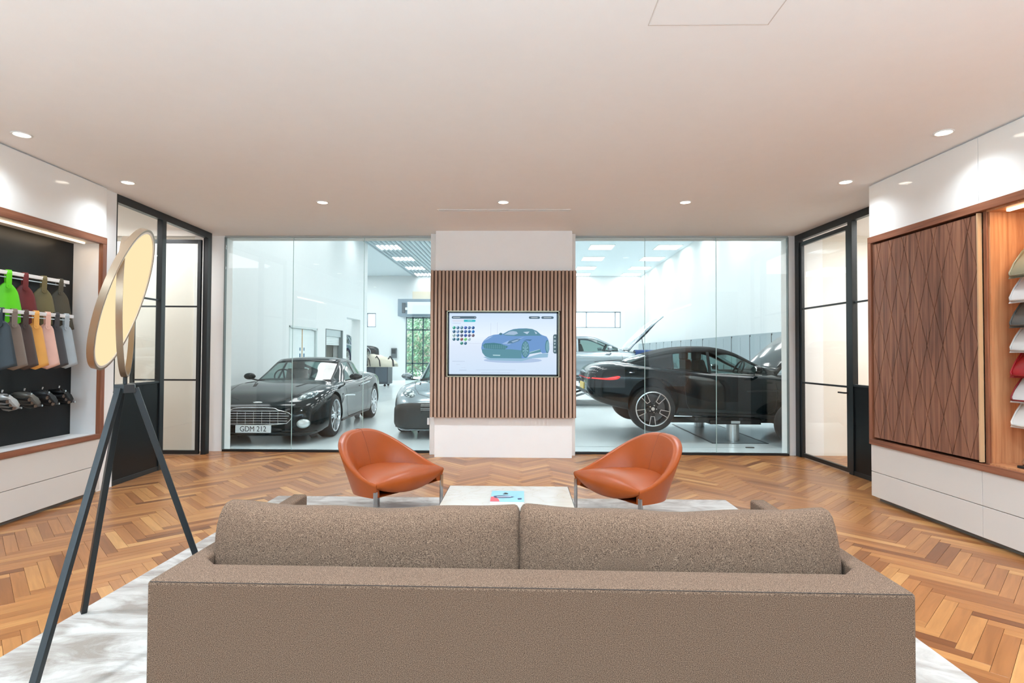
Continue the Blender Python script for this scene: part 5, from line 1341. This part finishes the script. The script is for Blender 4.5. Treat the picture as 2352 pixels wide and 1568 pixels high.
def bonnet(t, ang, paint, under, L=1.28, hx=0.98):
    rows = []
    for i in range(13):
        x = hx + L*i/12; _, w_, zb, zs, zt = catmull(ST_COUPE, 9 + (min(x, 2.25)-0.75)/0.26)
        hwid = 0.70 - 0.10*(i/12)**2
        rows.append([(x, hwid*k/6, zt + 0.012 - 0.03*(abs(k)/6)**2 - 0.10*max(0, i/12-0.8)) for k in range(-6, 7)])
    piv = Vector((hx, 0, 0.90)); Rm = Matrix.Translation(piv) @ Matrix.Rotation(-ang, 4, 'Y') @ Matrix.Translation(-piv)
    m = MB().loft([[Rm @ Vector(p) for p in r] for r in rows], False, False, False)
    o = m.build('bonnet', paint, t, smooth=True); s = o.modifiers.new('s', 'SOLIDIFY'); s.thickness = 0.035
    u = MB().loft([[Rm @ (Vector(p)*1 - Vector((0, p[1]*0.1, 0.085*math.sin(PI*min(1, max(0, (p[0]-hx)/L)))+0.02))) for p in r[1:-1]] for r in rows[1:-1]], False, False, False)
    u.build('bonnet_lining', under, t, smooth=True)
    a = Rm @ Vector((1.55, -0.60, 0.80)); MB().bar((1.45, -0.64, 0.72), a, 0.014).build('gas_strut', BLKTRIM, t)
    e = MB().box(1.02, 1.9, -0.5, 0.5, 0.55, 0.70); e.build('engine_block', mat('engine_dark', sr(44, 46, 48), 0.5), t, bevel=0.02)
    for s in (-1, 1):
        MB().box(1.15, 1.75, s*0.22-0.10, s*0.22+0.10, 0.70, 0.80).build('engine_cover', mat('engine_silver', sr(180, 186, 188), 0.3, metal=0.6), t, bevel=0.02)
        MB().cyl((1.15, s*0.50, 0.66), (1.15, s*0.50, 0.84), 0.06, n=14).build('fluid_cap', mat('cap_white', sr(226, 230, 230), 0.4), t)
bonnet(conv, 0.86, BLACKC, mat('bonnet_liner', sr(70, 88, 96), 0.4, metal=0.4), 1.55, 0.60)
# silver coupe further back, on stands with open bonnet
silv, bvh4, _ = car('sports_coupe', 'silver coupe with open bonnet standing behind the convertible', (1.75, 15.6, 0.58), 0.0, SILVERP, hood_open=True, nx=60, style='five')
bonnet(silv, 1.0, SILVERP, mat('bonnet_under', sr(150, 162, 166), 0.4))
MB().loft([[(x, y, z) for y, z in ((-0.975, 0.50), (-0.985, 0.68), (-0.96, 0.86), (-0.80, 0.90), (-0.60, 0.86))] for x in (1.15, 1.5, 1.85, 2.1)], False, False, False).build('wing_cover', mat('cover_blue_cloth', sr(44, 74, 128), 0.8), silv)
# scissor lifts / stands under raised cars
for (x, y, top, lb) in ((1.75, 15.6, 0.68, 'low grey scissor lift under the silver coupe'),):
    t = thing('scissor_lift', lb, 'vehicle lift', (x, y, 0))
    MB().box(-1.0, 1.0, -0.7, 0.7, 0, 0.06).build('base', mat('lift_grey', sr(110, 120, 124), 0.5), t)
    for s in (-1, 1):
        MB().bar((-0.9, s*0.55, 0.08), (0.9, s*0.55, top-0.02), 0.08, 0.05).bar((0.9, s*0.50, 0.08), (-0.9, s*0.50, top-0.02), 0.08, 0.05).build('scissor_arm', MC['lift_grey'], t)
        MB().box(-1.0, 1.0, s*0.55-0.15, s*0.55+0.15, top-0.02, top+0.03).build('platform', MC['lift_grey'], t)
# in-ground two post lift under the convertible
t = thing('vehicle_lift', 'in-ground lift with steel posts under the convertible', 'vehicle lift', (3.30, 9.98, 0))
for y in (-0.86, 0.86):
    MB().cyl((0.05, y, 0), (0.05, y, 0.30), 0.095, n=28).build('post', ALU, t, smooth=False)
    b = MB().box(-0.95, 0.85, y-0.07, y+0.07, 0.29, 0.37).box(-0.35, 0.45, y-0.12, y+0.12, 0.27, 0.33)
    b.box(-1.12, -0.9, y-0.04, y+0.04, 0.315, 0.35).box(0.8, 1.1, y-0.03, y+0.03, 0.32, 0.35)
    b.build('lift_arm', BLKTRIM, t, bevel=0.006)
    bb = MB()
    for x in (-1.05, -0.55, -0.2, 0.15, 0.5, 0.95): bb.cyl((x, y-0.09, 0.35), (x, y+0.09, 0.35), 0.028, n=10)
    for x in (-1.0, 0.95): bb.cyl((x, y, 0.36), (x, y, 0.44), 0.045, n=14)
    bb.build('pivot_pin', mat('pin_grey', sr(70, 74, 76), 0.4, metal=0.6), t)
    MB().box(-0.02, 0.12, y-0.125, y-0.12, 0.285, 0.325).build('lift_label', mat('label_white', sr(210, 214, 214), 0.5), t)
MB().box(-0.35, 0.45, -1.15, 1.15, 0.0, 0.006).build('floor_plate', mat('floor_plate', sr(150, 166, 172), 0.3, metal=0.5), t)
MB().box(-0.38, -0.35, -1.18, 1.18, 0.0, 0.008).box(0.45, 0.48, -1.18, 1.18, 0.0, 0.008).box(-0.38, 0.48, -1.18, -1.15, 0, 0.008).build('plate_edge', mat('plate_edge', sr(84, 94, 98), 0.4), t)
# floor joint across the showroom by the right glass
struct(MB().box(0.75, 5.9, 8.42, 8.435, 0, 0.001).build('trim_3', mat('floor_joint', sr(150, 164, 168), 0.6)))
t = tag(MB().box(3.28, 3.4, 8.40, 8.43, 0, 0.012).build('door_stop', BLKTRIM), 'tiny black stop on the workshop floor by the right glass', 'door stop')
# loose wheel standing on the workshop floor by the right glass
t = thing('car_wheel', 'loose car wheel standing on the workshop floor, cut by the right jamb', 'wheel', (4.14, 8.62, 0))
wheel(t, 0, 0, 0.33, 0.22, 'five', -1)
# blue car seen through the opening, red-lit car and covered engine bench
car('sports_coupe', 'blue coupe raised beyond the opening in the left wall', (-7.25, 21.6, 0.82), PI/2, BLUEC, nx=48)
t = thing('vehicle_lift', 'grey lift columns under the blue coupe beyond the opening', 'vehicle lift', (-7.25, 21.6, 0), PI/2)
for s in (-1, 1): MB().box(-0.8, 0.8, s*0.5-0.1, s*0.5+0.1, 0.88, 0.97).box(-0.12, 0.12, s*0.5-0.1, s*0.5+0.1, 0, 0.88).build('column', MC['lift_grey'], t)
rc, bvh5, _ = car('sports_coupe', 'dark coupe showing its red tail light behind the covered bench', (-8.85, 26.2, 0.75), PI-0.6, BLACKC, nx=48, detail=False)
for s in (-1, 1):
    tl = [(-2.30, 0.64), (-2.05, 0.72), (-1.90, 0.73), (-1.95, 0.66), (-2.2, 0.62)]
    patch(bvh5, tl, 1, s, 0.004, 0.006, 'tail_light', REDL, rc)
t = thing('vehicle_lift', 'grey lift under the dark coupe by the far wall', 'vehicle lift', (-8.85, 26.2, 0), -0.6)
for s in (-1, 1): MB().box(-0.8, 0.8, s*0.5-0.1, s*0.5+0.1, 0.8, 0.9).box(-0.12, 0.12, s*0.5-0.1, s*0.5+0.1, 0, 0.8).build('column', MC['lift_grey'], t)
t = thing('work_bench', 'dark wheeled work bench loaded with covered engine parts', 'bench', (-6.25, 23.4, 0))
MB().box(-0.85, 0.75, -0.4, 0.4, 0.10, 0.92).build('cabinet', mat('bench_dark', sr(50, 62, 72), 0.5), t, bevel=0.01)
for x in (-0.7, 0.6):
    for y in (-0.3, 0.3): MB().cyl((x, y-0.02, 0.05), (x, y+0.02, 0.05), 0.05, n=12).build('castor', TYRE, t)
for i in range(3): MB().box(-0.8+i*0.52, -0.33+i*0.52, -0.41, -0.40, 0.2, 0.85).build('drawer_front', mat('bench_drawer', sr(72, 88, 100), 0.4), t)
t = thing('dust_sheet', 'crumpled cream dust sheet heaped over parts on the work bench', 'cloth', (-6.25, 23.4, 0.922))
rr = random.Random(4); g = []
for i in range(25):
    row = []
    for j in range(13):
        u, v = i/24*2-1, j/12*2-1; z = 0.34*max(0, 1-u*u*0.9)*max(0, 1-v*v)**0.5 + rr.uniform(0, 0.07); row.append((u*0.98, v*0.46, z if abs(v) < 1 and abs(u) < 1 else (-0.12 if abs(v) == 1 else 0.01)))
    g.append(row)
o = MB().loft(g, False, False, False).build('sheet', mat('dust_sheet', sr(226, 218, 198), 0.9), t, smooth=True); so = o.modifiers.new('s', 'SOLIDIFY'); so.thickness = 0.01
cb = MB()
for i in range(7):
    a = Vector((rr.uniform(-0.8, 0.8), -0.3, 0.2)); cb.tube([a, a+Vector((0.1, -0.12, 0.12)), a+Vector((0.22, -0.16, -0.05)), a+Vector((0.25, -0.15, -0.3))], 0.018, n=6)
cb.build('hose', BLKTRIM, t, smooth=True)
